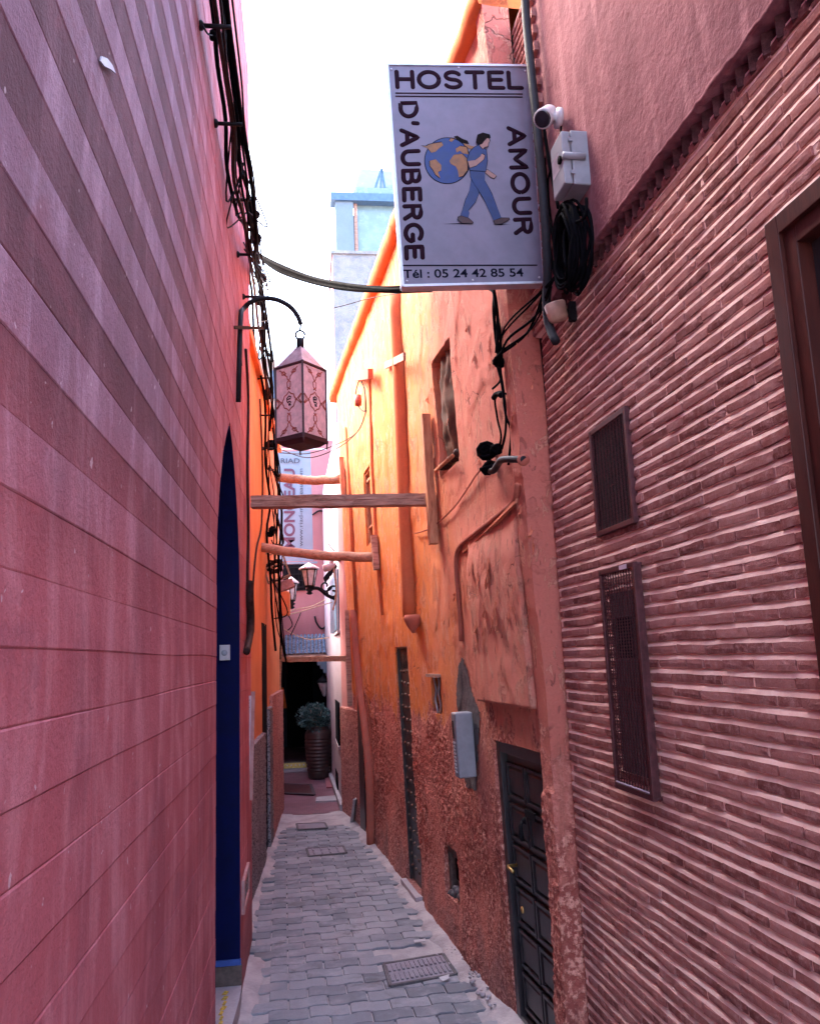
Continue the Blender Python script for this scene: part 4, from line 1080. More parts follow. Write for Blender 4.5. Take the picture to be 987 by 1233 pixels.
MB().box((p0.x-.06, YT-.10, (zt_+zb3)/2), (.10, .1, zt_-zb3)).build('mullion', M['wood'], TB)
MB().box((xa+3, YT-.1, zt_+.10), (6.3, .5, .26)).build('roof_beam', M['bluesteel'], TB)
SP = thing('solar_panel', (xa+1.2, YT, zt_+.2), 'tilted solar water panel standing on the blue roof pavilion', 'solar panel')
q = [atY(424,236,YT), atY(520,250,YT), atY(520,212,YT+.9), atY(434,205,YT+.9)]
MB().poly(q, (q[1]-q[0]).cross(q[3]-q[0]).normalized(), .06).build('panel', M['solar'], SP)
mb = MB(); base = zt_+.23
for px in (447, 458, 466): t_ = atY(458,211,YT+.5); mb.bar(V((atY(px,240,YT).x, YT+.1, base)), V((t_.x, YT+.12, t_.z)), .07, .07)
mb.build('support_frame', M['bluesteel'], SP)
CB = thing('cream_house', (-.9, 22, 0), 'cream house with a blue window seen beside the lantern, behind the left roofs', 'building')
p0 = atY(322,432,22); p1 = atY(334,480,22)
MB().box((p0.x-1.5+ (p1.x-p0.x), 23, p0.z/2), (3.0, 2, p0.z)).build('wall', plaster('cream_render', (.36,.30,.26), (.32,.265,.23), (.39,.33,.29)), CB)
MB().box((p1.x-.12, 21.98, p0.z-.75), (.16, .06, .8)).build('window', M['bluesteel'], CB)

# ================================================================== hostel sign
SY = 3.70
s_tl, s_tr, s_bl, s_br = atY(466,77,SY), atY(637,79,SY), atY(485,344,SY), atY(655,340,SY)
SU = (s_tr-s_tl).normalized(); SN = V((0,-1,0)); 
SIGN = thing('hostel_sign', (s_bl+s_br)/2, 'white hostel sign with plum letters and a globe carrier, jutting over the alley', 'sign')
def SPx(px, py, o=0.0):
    d_ = ray(px, py); return CP + d_*((SY)/d_.y) + V((0,-1,0))*o
MB().poly([SPx(466,77), SPx(637,79), SPx(655,340), SPx(485,344)], (0,1,0), .05).build('panel', M['signface'], SIGN)
fr = MB(); cs = [SPx(466,77), SPx(637,79), SPx(655,340), SPx(485,344)]
for i in range(4): fr.bar(cs[i]+V((0,.025,0)), cs[(i+1)%4]+V((0,.025,0)), .012, .062, (0,1,0)) if i in (1,3) else fr.bar(cs[i]+V((0,.025,0)), cs[(i+1)%4]+V((0,.025,0)), .012, .0615, (0,1,0))
fr.build('edge_frame', M['alu'], SIGN)
def arc(cx_, cy_, rx_, ry_, a0, a1, n=14): return [(cx_+rx_*math.cos(R(a0+(a1-a0)*i/n)), cy_+ry_*math.sin(R(a0+(a1-a0)*i/n))) for i in range(n+1)]
GL = {
 'H': (.74, [[(0,0),(0,1)],[(.74,0),(.74,1)],[(0,.52),(.74,.52)]]),
 'O': (.96, [arc(.48,.5,.48,.5,0,360,28)]),
 'S': (.72, [arc(.36,.755,.33,.245,25,270,14)+arc(.36,.255,.36,.255,90,-155,14)]),
 'T': (.78, [[(0,1),(.78,1)],[(.39,0),(.39,1)]]),
 'E': (.62, [[(.62,1),(0,1),(0,0),(.64,0)],[(0,.52),(.56,.52)]]),
 'L': (.60, [[(0,1),(0,0),(.60,0)]]),
 'D': (.76, [[(0,0),(0,1),(.30,1)]+arc(.30,.5,.46,.5,90,-90,14)+[(0,0)]]),
 "'": (.06, [[(.05,1.02),(.03,.76)]]),
 'A': (.84, [[(0,0),(.42,1),(.84,0)],[(.15,.34),(.69,.34)]]),
 'U': (.74, [[(0,1),(0,.38)]+arc(.37,.38,.37,.38,180,360,14)+[(.74,1)]]),
 'B': (.68, [[(0,0),(0,1),(.38,1)]+arc(.38,.765,.24,.235,90,-90,10)+[(0,.53)],[(.38,.53)]+arc(.40,.265,.28,.265,90,-90,10)+[(0,0)]]),
 'R': (.70, [[(0,0),(0,1),(.38,1)]+arc(.38,.76,.28,.24,90,-90,10)+[(0,.52)],[(.42,.52),(.70,0)]]),
 'G': (.90, [arc(.48,.5,.48,.5,48,345,22)+[(.94,.44),(.56,.44)]]),
 'M': (.88, [[(0,0),(0,1),(.44,.28),(.88,1),(.88,0)]]),
}
def stroke_text(txt, p0, p1, vx, gap, r, name):
    """p0->p1 pixel baseline; vx pixel vector of cap height"""
    ws = [GL[c][0] for c in txt]; Ltot = math.hypot(p1[0]-p0[0], p1[1]-p0[1]); ch = math.hypot(*vx)
    k = (Ltot-gap*ch*(len(txt)-1))/(sum(ws)*ch); ux, uy = (p1[0]-p0[0])/Ltot, (p1[1]-p0[1])/Ltot
    x = 0; mb = MB(); ax = V((0,1,0))
    for c in txt:
        for st in GL[c][1]:
            pts = []
            for u, v_ in st:
                uu = x+u*ch*k; pts.append(SPx(p0[0]+ux*uu+vx[0]*v_, p0[1]+uy*uu+vx[1]*v_, .0008))
            # dense sharp corners, round ends
            dn = []
            for i in range(len(pts)-1):
                dn += [pts[i], pts[i]+(pts[i+1]-pts[i])*.06, pts[i]+(pts[i+1]-pts[i])*.94] if len(st) < 8 else [pts[i]]
            dn.append(pts[-1])
            a_ = (dn[0]-dn[1]).normalized(); b_3 = (dn[-1]-dn[-2]).normalized()
            closed = (pts[0]-pts[-1]).length < 1e-5
            pth, rad = ([], []) if closed else ([dn[0]+a_*r*.98, dn[0]+a_*r*.8, dn[0]+a_*r*.45], [r*.2, r*.6, r*.9])
            pth += dn; rad += [r]*len(dn)
            if not closed: pth += [dn[-1]+b_3*r*.45, dn[-1]+b_3*r*.8, dn[-1]+b_3*r*.98]; rad += [r*.9, r*.6, r*.2]
            mb.tube(pth, rad, 8, True, (ax, .12))
        x += (GL[c][0]*k+gap)*ch
    mb.build(name, M['plum'], SIGN)
pxm = SY/FPX*.98
stroke_text('HOSTEL', (478.5,104.5), (628,105.5), (-1.2,-18.5), .42, 3.15*pxm, 'lettering')
stroke_text("D'AUBERGE", (482,124), (489.5,310.5), (19.2,-.6), .40, 3.15*pxm, 'lettering')
stroke_text('AMOUR', (612,154), (621,280.5), (18.8,-.6), .42, 3.15*pxm, 'lettering')
def sbar(x0, y0, x1, y1, wpx, mat, name='rule'):
    a_, b_3 = SPx(x0,y0,.0012), SPx(x1,y1,.0012); return MB().bar(a_, b_3, wpx*pxm, .0022, (0,1,0)).build(name, mat, SIGN)
sbar(476,111.8,629,113,1.6,M['plum']); sbar(476,115.6,629,116.6,1.6,M['plum']); sbar(484,319.5,646.5,319.2,1.6,M['ink'])
o_ = SPx(485.5,334.5); u_ = (SPx(640,332.5)-o_).normalized(); v2 = (SPx(484.5,320)-o_).normalized()
text_mesh('Tél : 05 24 42 85 54', lambda a_, b_2, c_: o_+u_*a_+v2*b_2+V((0,-1,0))*(c_+.0006), 12.2*pxm, M['ink'], 'lettering', SIGN, .018, fit=164*pxm)
# printed figure carrying a globe
Z = .16227
def zp(pts, o): return [SPx(500+x*Z, 140+y*Z, o) for x, y in pts]
layer = [0]
fig = MB(); 
def shape(pts, mat, name, l, parent=SIGN):
    return MB().poly(zp(pts, .0004*l), (0,-1,0), .00035).build(name, mat, parent)
gc = [(237+172*math.cos(2*PI*i/48), 328+174*math.sin(2*PI*i/48)) for i in range(48)]
gi = [(237+166*math.cos(2*PI*i/48), 328+168*math.sin(2*PI*i/48)) for i in range(48)]
glb = shape(gc, M['ink'], 'globe_outline', 1); shape(gi, M['p_blue'], 'globe', 2)
for pts in ([(80,222),(100,210),(140,200),(195,192),(206,215),(172,240),(150,262),(118,270),(92,238),(48,218)], [(106,330),(150,318),(192,362),(190,402),(166,412),(184,458),(150,432),(130,395),(108,368)],
            [(298,240),(330,220),(380,228),(392,282),(352,275),(330,255),(305,268)], [(252,330),(285,285),(345,278),(388,320),(384,400),(352,442),(322,450),(314,400),(300,372),(262,352)], [(248,180),(262,162),(290,168),(268,190)]):
    shape([(237+(x-237)*1.04, 328+(y-328)*1.04) for x, y in pts], M['ink'], 'land_outline', 3); shape(pts, M['p_tan'], 'land', 4)
tr = [(285,150),(310,143),(345,165),(385,180),(398,205),(370,205),(330,190),(300,165)]
shape(tr, M['p_hair'], 'tree_line', 5)
shape([(360,200),(400,215),(470,235),(465,248),(400,240),(362,212)], M['p_tan'], 'strap', 5)
outl = []
def outlined(pts, mat, name, l):
    cx_ = sum(p[0] for p in pts)/len(pts); cy_ = sum(p[1] for p in pts)/len(pts)
    n_ = len(pts); big = []
    for i, p in enumerate(pts):
        dx, dy = p[0]-cx_, p[1]-cy_; q = math.hypot(dx, dy) or 1; big.append((p[0]+dx/q*5, p[1]+dy/q*5))
    shape(big, M['ink'], name+'_outline', l); shape(pts, mat, name, l+1)
outlined([(412,470),(470,540),(470,575),(440,640),(392,700),(400,715),(390,755),(330,742),(350,690),(372,622),(398,560)], M['p_blue2'], 'trouser_leg', 6)
outlined([(404,400),(516,410),(514,480),(562,570),(610,690),(636,756),(580,776),(552,715),(518,640),(492,590),(464,545),(425,490),(408,450)], M['p_blue2'], 'trouser_leg', 8)
outlined([(318,748),(340,742),(390,757),(426,786),(420,797),(345,793),(314,770)], M['p_shoe'], 'shoe', 10)
outlined([(580,776),(635,757),(690,755),(695,768),(640,798),(590,802)], M['p_shoe'], 'shoe', 10)
outlined([(512,395),(540,400),(575,425),(600,442),(580,463),(556,450),(514,415)], M['p_skin'], 'hand', 6)
outlined([(436,232),(470,214),(500,240),(524,250),(532,330),(520,410),(404,402),(392,372),(384,322),(404,262)], M['p_blue2'], 'shirt', 10)
outlined([(388,335),(442,328),(480,300),(490,280),(514,293),(505,322),(450,368),(402,384)], M['p_skin'], 'forearm', 12)
outlined([(478,190),(496,150),(540,158),(550,186),(540,198),(536,226),(512,230),(500,245),(478,222)], M['p_skin'], 'face', 12)
outlined([(455,172),(462,142),(498,128),(546,140),(552,164),(524,166),(505,184),(492,205),(468,208),(450,196)], M['p_hair'], 'hair', 14)
shape([(205,798),(350,790),(420,797),(340,800)], M['ink'], 'ground_line', 1); shape([(575,803),(600,800),(705,802),(640,806)], M['ink'], 'ground_line', 1)
for (x, y) in ((471,83),(632,85),(649,334),(490,338),(552,81),(569,337)): MB().lathe([(.006,0),(.005,.003),(.0,.0035)], SPx(x,y), 8, (0,-1,0), cap=False).build('screw', M['alu'], SIGN)
# brackets to the corner pier
for (x, y) in ((640,122), (657,297)):
    a_ = SPx(x-4,y,-.03); b_3 = V((BW(3.73,0,.04).x+.05, a_.y+.03, a_.z+.01))
    br = MB().bar(a_, b_3, .035, .05); br.box((BW(3.73,0,.06).x+.0, a_.y+.03, a_.z+.02), (.014, .07, .16)); br.build('bracket', M['alu'], SIGN)

# ================================================================== things on the brick building's corner
# conduit down the corner
mb = MB(); pts = [BW.px(x, y, .10) for x, y in ((631,-25),(634,30),(640,90),(646,150),(652,215),(657,280),(659,330),(658,365),(661,392),(669,411))]
MB().tube(spline(pts, 4), .021, 10).build('corner_conduit', M['conduit'], None, 'thick dark grey cable conduit running down the brick corner behind the hostel sign', 'conduit')
# bullet camera
c0 = BW.px(657,140,.13); cc = thing('security_camera', c0, 'small white bullet security camera on the brick corner beside the sign', 'camera')
ax = (CP-c0).normalized(); ax = (ax+V((-.35,0,-.28))).normalized()
bk = c0-ax*.0
MB().lathe([(.036,-.075),(.042,-.06),(.044,.04),(.044,.055),(.040,.058)], c0, 22, ax).build('housing', M['plastic_w'], cc)
MB().lathe([(.037,.0),(.037,.06),(.030,.062),(.018,.0625),(.0,.063)], c0, 20, ax).build('lens', M['glassdark'], cc)
wp = BW.px(673,142,.075)
MB().tube([c0-ax*.06, c0-ax*.09+V((.01,0,.0)), wp+BW.n*.03, wp+BW.n*.008], [.022,.024,.02,.02], 10).build('arm', M['plastic_w'], cc)
MB().lathe([(.046,-.006),(.046,.012),(.03,.018),(.0,.018)], wp, 20, BW.n).build('mount', M['plastic_w'], cc)
# electric box on the mauve plaster
jb = thing('junction_box', BW.px(695,250,UP), 'grey plastic electrical box with latch on the mauve plaster wall', 'electrical box')
Ya, za = BW.yz(712,250,UP); Yb, zb4 = BW.yz(688,172,UP)
Ya, Yb = BW.yz(711,215,UP)[0], BW.yz(694,215,UP)[0]; z0 = BW.yz(700,240,UP)[1]; z1 = BW.yz(700,168,UP)[1]
MB().wbox(BW, Ya, Yb, z0, z1, UP-.005, UP+.075).build('base', M['plastic'], jb, bevel=.006)
MB().wbox(BW, Ya+.004, Yb-.004, z0+.004, z1-.004, UP+.0765, UP+.115).build('cover', M['plastic'], jb, bevel=.006)
zm = (z0+z1)/2; p = BW(Ya, zm, UP+.085)
MB().tube([BW(Ya-.004, zm, UP+.02), BW(Ya-.004, zm, UP+.118)], .016, 10).build('latch', M['plastic'], jb)
MB().lathe([(.018,-.004),(.018,.006),(.0,.006)], BW(Ya+.03, zm, UP+.118), 14, BW.n).build('lock', M['rubber'], jb)
for zz_ in (z0+.05, z1-.05): MB().box(BW(Ya-.006, zz_, UP+.08), (.018,.008,.016)).build('hinge_clip', M['plastic'], jb)
MB().wbox(BW, Ya+.05, Yb-.02, z0+.10, z0+.17, UP+.1155, UP+.1165).build('warning_label', M['menu'], jb)
MB().wbox(BW, Ya+.05, Yb-.02, z1-.16, z1-.08, UP+.1155, UP+.1165).build('warning_label', M['menu'], jb)
# coil of black cable hung below the box
cl = thing('cable_coil', BW.px(690,330,UP), 'thick coil of black cable hanging under the grey electrical box', 'cable coil')
ctr = BW.px(690,298,UP+.05); rnd = random.Random(3)
for k in range(22):
    ry_, rz_ = rnd.uniform(.085,.125), rnd.uniform(.145,.19); o_ = rnd.uniform(-.035,.05); ph = rnd.uniform(0,6); pts = []
    cy_, cz_ = rnd.uniform(-.015,.015), rnd.uniform(-.02,.02)
    for i in range(26):
        a_ = 2*PI*i/25; pts.append(ctr+V((BW.b,1,0))*(cy_+ry_*math.cos(a_))+V((0,0,1))*(cz_+rz_*math.sin(a_)-.02*math.cos(a_))+BW.n*(o_+.012*math.sin(2*a_+ph)))
    MB().tube(pts, .0065, 6, False).build('loop', M['rubber'], cl)
MB().tube(spline([BW.px(706,238,UP+.05), BW.px(703,262,UP+.06), ctr+BW.n*.05+V((0,-.05,.05)), ctr+BW.n*.06+V((0,-.05,-.12))], 5), .007, 6).build('tail', M['rubber'], cl)
# loose cables from the conduit to the orange wall
cb = thing('corner_cables', BW.px(660,330,.1), 'loose black cables sagging from the brick corner to the orange wall', 'cable')
ends = [((667,336),(640,365),(622,405),(610,440)), ((665,338),(645,380),(628,410),(611,441)), ((664,345),(640,395),(620,425),(612,442)), ((655,350),(635,400),(615,430),(608,428)), ((672,328),(650,352),(625,395),(613,440))]
for i, e in enumerate(ends):
    pts = [BW.px(*e[0], .11), BW.px(*e[1], .12), OWp(*e[2], .06), OWp(*e[3], .03)]
    MB().tube(spline(pts, 6), .005+.002*(i % 2), 6).build('cable', M['rubber'], cb)
for (x0, y0, x1, y1) in ((652,130,672,250),(655,190,668,300),(650,230,668,330),(649,170,660,330)):
    MB().tube(spline([BW.px(x0,y0,.07), BW.px((x0+x1)/2-2,(y0+y1)/2,.05), BW.px(x1,y1,.08)], 6), .008, 6).build('cable', M['rubber'], cb)
MB().tube(spline([BW.px(676,148,.07), BW.px(671,185,.07), BW.px(660,215,.06), BW.px(662,260,.06)], 5), .005, 6).build('cable', M['rubber'], cb)
# wall lamp cup under the cornice
lp = thing('cup_lamp', BW.px(672,385,.03), 'small beige cylindrical wall lamp under the brick cornice', 'lamp')
p = BW.px(670,375,.075)
MB().lathe([(.036,-.045),(.046,-.03),(.050,.035),(.046,.04),(.030,.04),(.028,.0),(.0,.0)], p, 20, V((-.25,-.1,1))).build('cup', M['beige'], lp)
MB().tube([p, BW(p.y, p.z, .0)], .016, 8).build('arm', M['iron'], lp); MB().wbox(BW, p.y-.05, p.y-.02, p.z-.06, p.z+.03, .0, .03).build('back_plate', M['iron'], lp)

# ================================================================== vents on the brick wall
def diamond_mesh(W, Y0, Y1, z0, z1, off, nY, nZ, r, lip=.006):
    mb = MB(); sy, sz = (Y1-Y0)/nY, (z1-z0)/nZ
    for i in range(nY):
        for s in (-1, 1):
            pts = []
            for k in range(nZ*2+1):
                pts.append(W(Y0+sy*(i+.5)+s*sy*.25*(1 if k % 2 else -1)+s*sy*0, z0+sz*k/2, off+lip*(1 if k % 2 else 0)*.5))
            mb.tube(pts, r, 4, False)
    return mb
Ya, Yb = BW.yz(762,560)[0], BW.yz(715,560)[0]; z0, z1 = BW.yz(740,640)[1], BW.yz(740,500)[1]
vt = thing('wall_vent', BW((Ya+Yb)/2, z0, .02), 'square maroon metal vent grille, upper of the two on the brick wall', 'vent')
ringbox(MB(), BW, Ya, Yb, z0, z1, .022, -.01, .016).build('frame', M['ventpaint'], vt, bevel=.002)
MB().wbox(BW, Ya+.021, Yb-.021, z0+.021, z1-.021, -.03, .0035).build('duct', M['ventdark'], vt)
diamond_mesh(BW, Ya+.02, Yb-.02, z0+.02, z1-.02, .010, 11, 22, .0022).build('mesh', M['ventpaint'], vt)
Ya, Yb = BW.yz(786,830)[0], BW.yz(741,830)[0]; z0, z1 = BW.yz(775,957)[1], BW.yz(750,682)[1]
vt = thing('tall_wall_vent', BW((Ya+Yb)/2, z0, .02), 'tall maroon mesh cage over a grey unit, lower on the brick wall', 'vent')
ringbox(MB(), BW, Ya, Yb, z0, z1, .020, .018, .036).build('frame', M['ventpaint'], vt, bevel=.002)
MB().wbox(BW, Ya+.08, Yb-.05, z0+.07, z1-.10, -.01, .012).build('grey_unit', M['unit'], vt)
MB().wbox(BW, Ya+.11, Yb-.09, z1-.36, z1-.20, .0125, .015).build('dark_slot', M['void'], vt)
MB().wbox(BW, Ya+.003, Ya+.009, z0+.01, z1-.01, .004, .0175).build('side_plate', M['ventpaint'], vt)
MB().wbox(BW, Ya+.03, Yb-.03, z0+.45*(z1-z0)-.006, z0+.45*(z1-z0)+.006, .0155, .024).build('cross_bar', M['ventpaint'], vt)
diamond_mesh(BW, Ya+.02, Yb-.02, z0+.02, z1-.02, .028, 12, 34, .0021).build('mesh', M['ventpaint'], vt)
mb = MB()
for s in (Yb-.004,):
    for k in range(60):
        z = z0+.02+k*(z1-z0-.04)/59; mb.tube([BW(s, z, .0), BW(s, z, .028)], .0021, 4, False)
for k in range(14):
    y = Ya+.02+k*(Yb-Ya-.04)/13; mb.tube([BW(y, z0+.004, .0), BW(y, z0+.004, .028)], .0021, 4, False)
mb.build('side_mesh', M['ventpaint'], vt)
for (y, z) in ((Ya+.008,z0+.008),(Yb-.008,z0+.008),(Ya+.008,z1-.008),(Yb-.008,z1-.008)): MB().tube([BW(y,z,-.01), BW(y,z,.03)], .008, 5).build('stand_off', M['ventpaint'], vt)
MB().wbox(BW, Ya+.06, Ya+.13, z1-.02, z1-.002, .0365, .0375).build('maker_plate', M['menu'], vt)
MB().wbox(BW, Ya+.024, Yb-.024, z0+.026, z0+.031, .0365, .039).build('bright_bar', M['menu'], vt)

# ================================================================== meter box by the door
Yf, zt_ = OW.yz(559,880,.05); Yn = OW.yz(566,900,.05)[0]; z0 = OW.yz(566,935,.05)[1]; z1 = OW.yz(556,856,.05)[1]
mtr = thing('meter_box', OW(Yn, z0, .05), 'pale grey plastic meter box on the dark cement patch by the black door', 'meter box')
MB().wbox(OW, Yn, Yf, z0, z1, .02, .135).build('case', M['plastic'], mtr, bevel=.01)
MB().wbox(OW, Yn+.05, Yf-.03, z1-.16, z1-.05, .1355, .139).build('meter_window', M['glassdark'], mtr)
for k in range(9): MB().wbox(OW, Yn+.04, Yf-.03, z0+.03+k*.022, z0+.042+k*.022, .1355, .141).build('louvre', M['plastic_w'], mtr)

# ================================================================== beams across the alley
def beam(a_, b_3, w_, h_, name, label, mat, rnd_=None, seed=1, round_=False, group='timbers propped across the alley'):
    mb = MB(); N = 18; pts = [a_+(b_3-a_)*i/N for i in range(N+1)]
    d_ = (b_3-a_).normalized(); s_ = d_.cross(V((0,0,1))).normalized(); u_ = s_.cross(d_)
    if round_:
        pts = [p+u_*(.03*math.sin(PI*i/N)*(-1)+.012*nz((i*.4,seed,0)))+s_*.02*nz((i*.3,seed,5)) for i, p in enumerate(pts)]
        mb.tube(pts, [w_*(1+.16*nz((i*.5,seed,2))) for i in range(N+1)], 12)
    else:
        rows = []
        for i, p in enumerate(pts):
            j_ = lambda q: .007*nz((i*.45,seed,q*3))+.004*nz((i*1.7,seed,q*5)); ring = []
            for q, (x, y) in enumerate(((-1,-1),(0,-1.03),(1,-1),(1.02,-.1),(.93,0),(1.02,.1),(1,1),(0,1.04),(-1,1),(-1.02,0))):
                ring.append(p+s_*(x*w_/2+j_(q))+u_*(y*h_/2+j_(q+9)))
            rows.append(ring+[ring[0]])
        mb.grid(rows, False); mb.add(rows[0][:10], [tuple(range(9,-1,-1))]); mb.add(rows[-1][:10], [tuple(range(10))])
    return mb.build(name, mat, None, label, 'beam', group)
q = OW.px(516,602,.03); b1a = atY(303,605,q.y+.12)
beam(b1a, q+V((.0,0,0)), .10, .085, 'timber_beam', 'squared weathered timber beam, thickest of the timbers spanning the alley', M['wood'])
LW2 = lambda x, y: LO.px(x, y, .0)
beam(LO.px(315,659,.0), OW.px(450,671,.02), .050, 0, 'timber_pole', 'bent reddish round pole spanning the alley below the squared beam', M['log'], seed=4, round_=True)
beam(LO.px(331,574,.0), OW.px(410,577,.03), .062, 0, 'timber_pole', 'straight pale round pole spanning the alley above the squared beam', M['log'], seed=9, round_=True)
beam(atY(340,794,11.75), atY(424,793,11.0), .07, .07, 'timber_beam', 'thin pale timber beam just above the far entrance', M['log'], seed=3)
def post(p0, p1, w_, d_, label, mat=None, seed=1):
    mb = MB(); rows = []
    for i in range(13):
        p = p0+(p1-p0)*i/12; j_ = lambda q: .006*nz((i*.6,seed,q*3)); rows.append([p+V((x*d_+j_(q), y*w_+j_(q+4), 0)) for q, (x, y) in enumerate(((-1,-1),(1,-1),(1,1),(-1,1),(-1,-1)))])
        rows[-1][-1] = rows[-1][0]
    mb.grid(rows, False); mb.add(rows[0][:4], [(3,2,1,0)]); mb.add(rows[-1][:4], [(0,1,2,3)])
    return mb.build('wall_post', mat or M['woodpost'], None, label, 'post', 'timber posts fixed to the walls')
post(OW.px(522,655,.045), OW.px(512,500,.045), .045, .03, 'weathered upright post on the orange wall at the squared beam end')
post(OW.px(453,686,.04), OW.px(450,645,.04), .05, .03, 'short dark upright block at the bent pole end on the orange wall', M['wood'], 3)
post(OW.px(414,605,.04), OW.px(411,551,.04), .05, .03, 'upright board at the pale pole end near the orange corner', None, 5)
post(atY(333,880,11.78)+V((-.0,0,0)), atY(337,778,11.78), .03, .035, 'upright post left of the far entrance under the thin beam', M['log'], 7)
post(segpt(A0,A1,421,850,.05), segpt(A0,A1,418,735,.05), .03, .03, 'slim dark post on the pink wall right of the far entrance', M['wood'], 8)

# ================================================================== patterned lantern on its hook
LY = 5.42
brk_t = LW.px(288,381,.02); brk_b = LW.px(287,484,.02)
LN = thing('wall_lantern', LW.px(287,430,0), 'square cream lantern with henna-red tracery hanging from a curved iron hook, upper left', 'lantern')
top = atY(362,391,LY)
hook = spline([brk_b, LW.px(288,440,.03), brk_t+V((.01,0,0)), atY(293,372,LY), atY(303,363,LY), atY(318,359,LY), atY(334,361,LY), atY(349,369,LY), atY(358,380,LY), atY(362,390,LY)], 6)
MB().tube(hook, .017, 10).build('hook_bracket', M['iron'], LN)
MB().bar(LW.px(281,394,.0), atY(316,395,LY), .02, .02).build('stay_bar', M['iron'], LN)
cen = atY(362.5,483,LY); half = .172
zt_, zb3 = atY(362,436,LY-.15).z, atY(362,524,LY-.15).z
cor = [V((cen.x+half*math.cos(R(a_+4)), LY+half*math.sin(R(a_+4)), 0)) for a_ in (270, 0, 90, 180)]
base_z = zb3
body = MB()
for i in range(4):
    p, q = cor[i], cor[(i+1)%4]; n_ = ((p+q)/2-V((cen.x,LY,0))).normalized()
    pa, qa = p+(q-p)*.04, q+(p-q)*.04
    pan = MB().poly([V((*pa.xy,base_z+.01)),V((*qa.xy,base_z+.01)),V((*qa.xy,zt_-.01)),V((*pa.xy,zt_-.01))], -n_, .006).build('side_panel', M['lampskin'], LN)
    if i in (3, 0, 1, 2):
        Wd, Hh = (qa-pa).length, zt_-base_z
        def lp_(s, t, o=.001): 
            b_3 = pa+(qa-pa)*s; return V((b_3.x, b_3.y, base_z+Hh*t))+n_*o
        tr_ = MB(); ink_ = MB()
        def st(pts, r=.0046): tr_.tube([lp_(s,t) for s, t in pts], r, 5, True, (n_, .35))
        star = []
        for k in range(17):
            a_ = 2*PI*k/16; rr = .30 if k % 4 == 0 else (.235 if k % 2 else .26); star.append((.5+rr*math.cos(a_), .5+rr*math.sin(a_)*Wd/Hh))
        st(star)
        for sg in (1, -1):
            y = lambda v_: .5+sg*v_
            st([(.44,y(.16)),(.56,y(.20)),(.57,y(.26)),(.45,y(.31)),(.44,y(.34)),(.36,y(.37)),(.30,y(.385)),(.26,y(.42)),(.14,y(.455))]); st([(.56,y(.16)),(.44,y(.20)),(.43,y(.26)),(.55,y(.31)),(.56,y(.34)),(.64,y(.37)),(.70,y(.385)),(.74,y(.42)),(.86,y(.455))])
            for mx in (-1, 1):
                X = lambda v_: .5+mx*v_
                st([(X(.22+.07*math.cos(a_)), y(.405+.022*math.sin(a_))) for a_ in [q_*.6 for q_ in range(11)]])
                st([(X(.10),y(.40)),(X(.15),y(.375)),(X(.20),y(.39))])
                st([(X(.48),y(.07)),(X(.30),y(0)),(X(.24),y(-.0))])
        st([(.0,.56),(.12,.5),(.0,.44)]); st([(1,.56),(.88,.5),(1,.44)])
        tr_.build('tracery', M['henna'], pan)
        for pts in ([(.42,.545),(.50,.57),(.58,.555),(.56,.53),(.46,.525),(.42,.545),(.43,.50),(.46,.48)], [(.46,.48),(.52,.495),(.58,.48),(.54,.455),(.48,.462),(.50,.44),(.58,.445)]):
            ink_.tube([lp_(s,t,.002) for s, t in pts], .0042, 5, True, (n_, .3))
        ink_.build('script_mark', M['ink'], pan)
fm = MB()
for i in range(4):
    p, q = cor[i], cor[(i+1)%4]
    fm.bar(V((*p.xy,base_z-.015)), V((*p.xy,zt_+.01)), .014, .014, (0,1,0)); fm.bar(V((*p.xy,zt_)), V((*q.xy,zt_)), .013, .014); fm.bar(V((*p.xy,base_z)), V((*q.xy,base_z)), .013, .03)
    fm.tube([V((*p.xy,base_z)), V((*(p*.98+V((cen.x,LY,0))*.02).xy,base_z-.055))], .006, 6)
fm.build('frame', M['maroon'], LN)
inn = [V((cen.x,LY,0))+(p-V((cen.x,LY,0)))*.72 for p in cor]
MB().add([V((*p.xy,base_z-.012)) for p in cor]+[V((*p.xy,base_z-.04)) for p in inn], [(0,1,5,4),(1,2,6,5),(2,3,7,6),(3,0,4,7),(4,5,6,7)]).build('base_tray', M['maroon'], LN)
apx = atY(362,417,LY).z
MB().add([V((*p.xy,zt_+.008)) for p in cor]+[V((cen.x+(p.x-cen.x)*.13,LY+(p.y-LY)*.13,apx)) for p in cor], [(0,1,5,4),(1,2,6,5),(2,3,7,6),(3,0,4,7),(4,5,6,7)]).build('roof', M['lamptin'], LN)
MB().lathe([(.028,apx-.02),(.026,apx+.055),(.0,apx+.06)], (cen.x,LY,0), 14).build('collar', M['iron'], LN)
zr = apx+.085; MB().tube([V((cen.x+.032*math.cos(a_*.5),LY+.004,zr+.032*math.sin(a_*.5))) for a_ in range(13)], .008, 8, False).tube([V((cen.x,LY,zr+.03)), top+V((0,0,.01))], .008, 6).build('hanging_ring', M['iron'], LN)

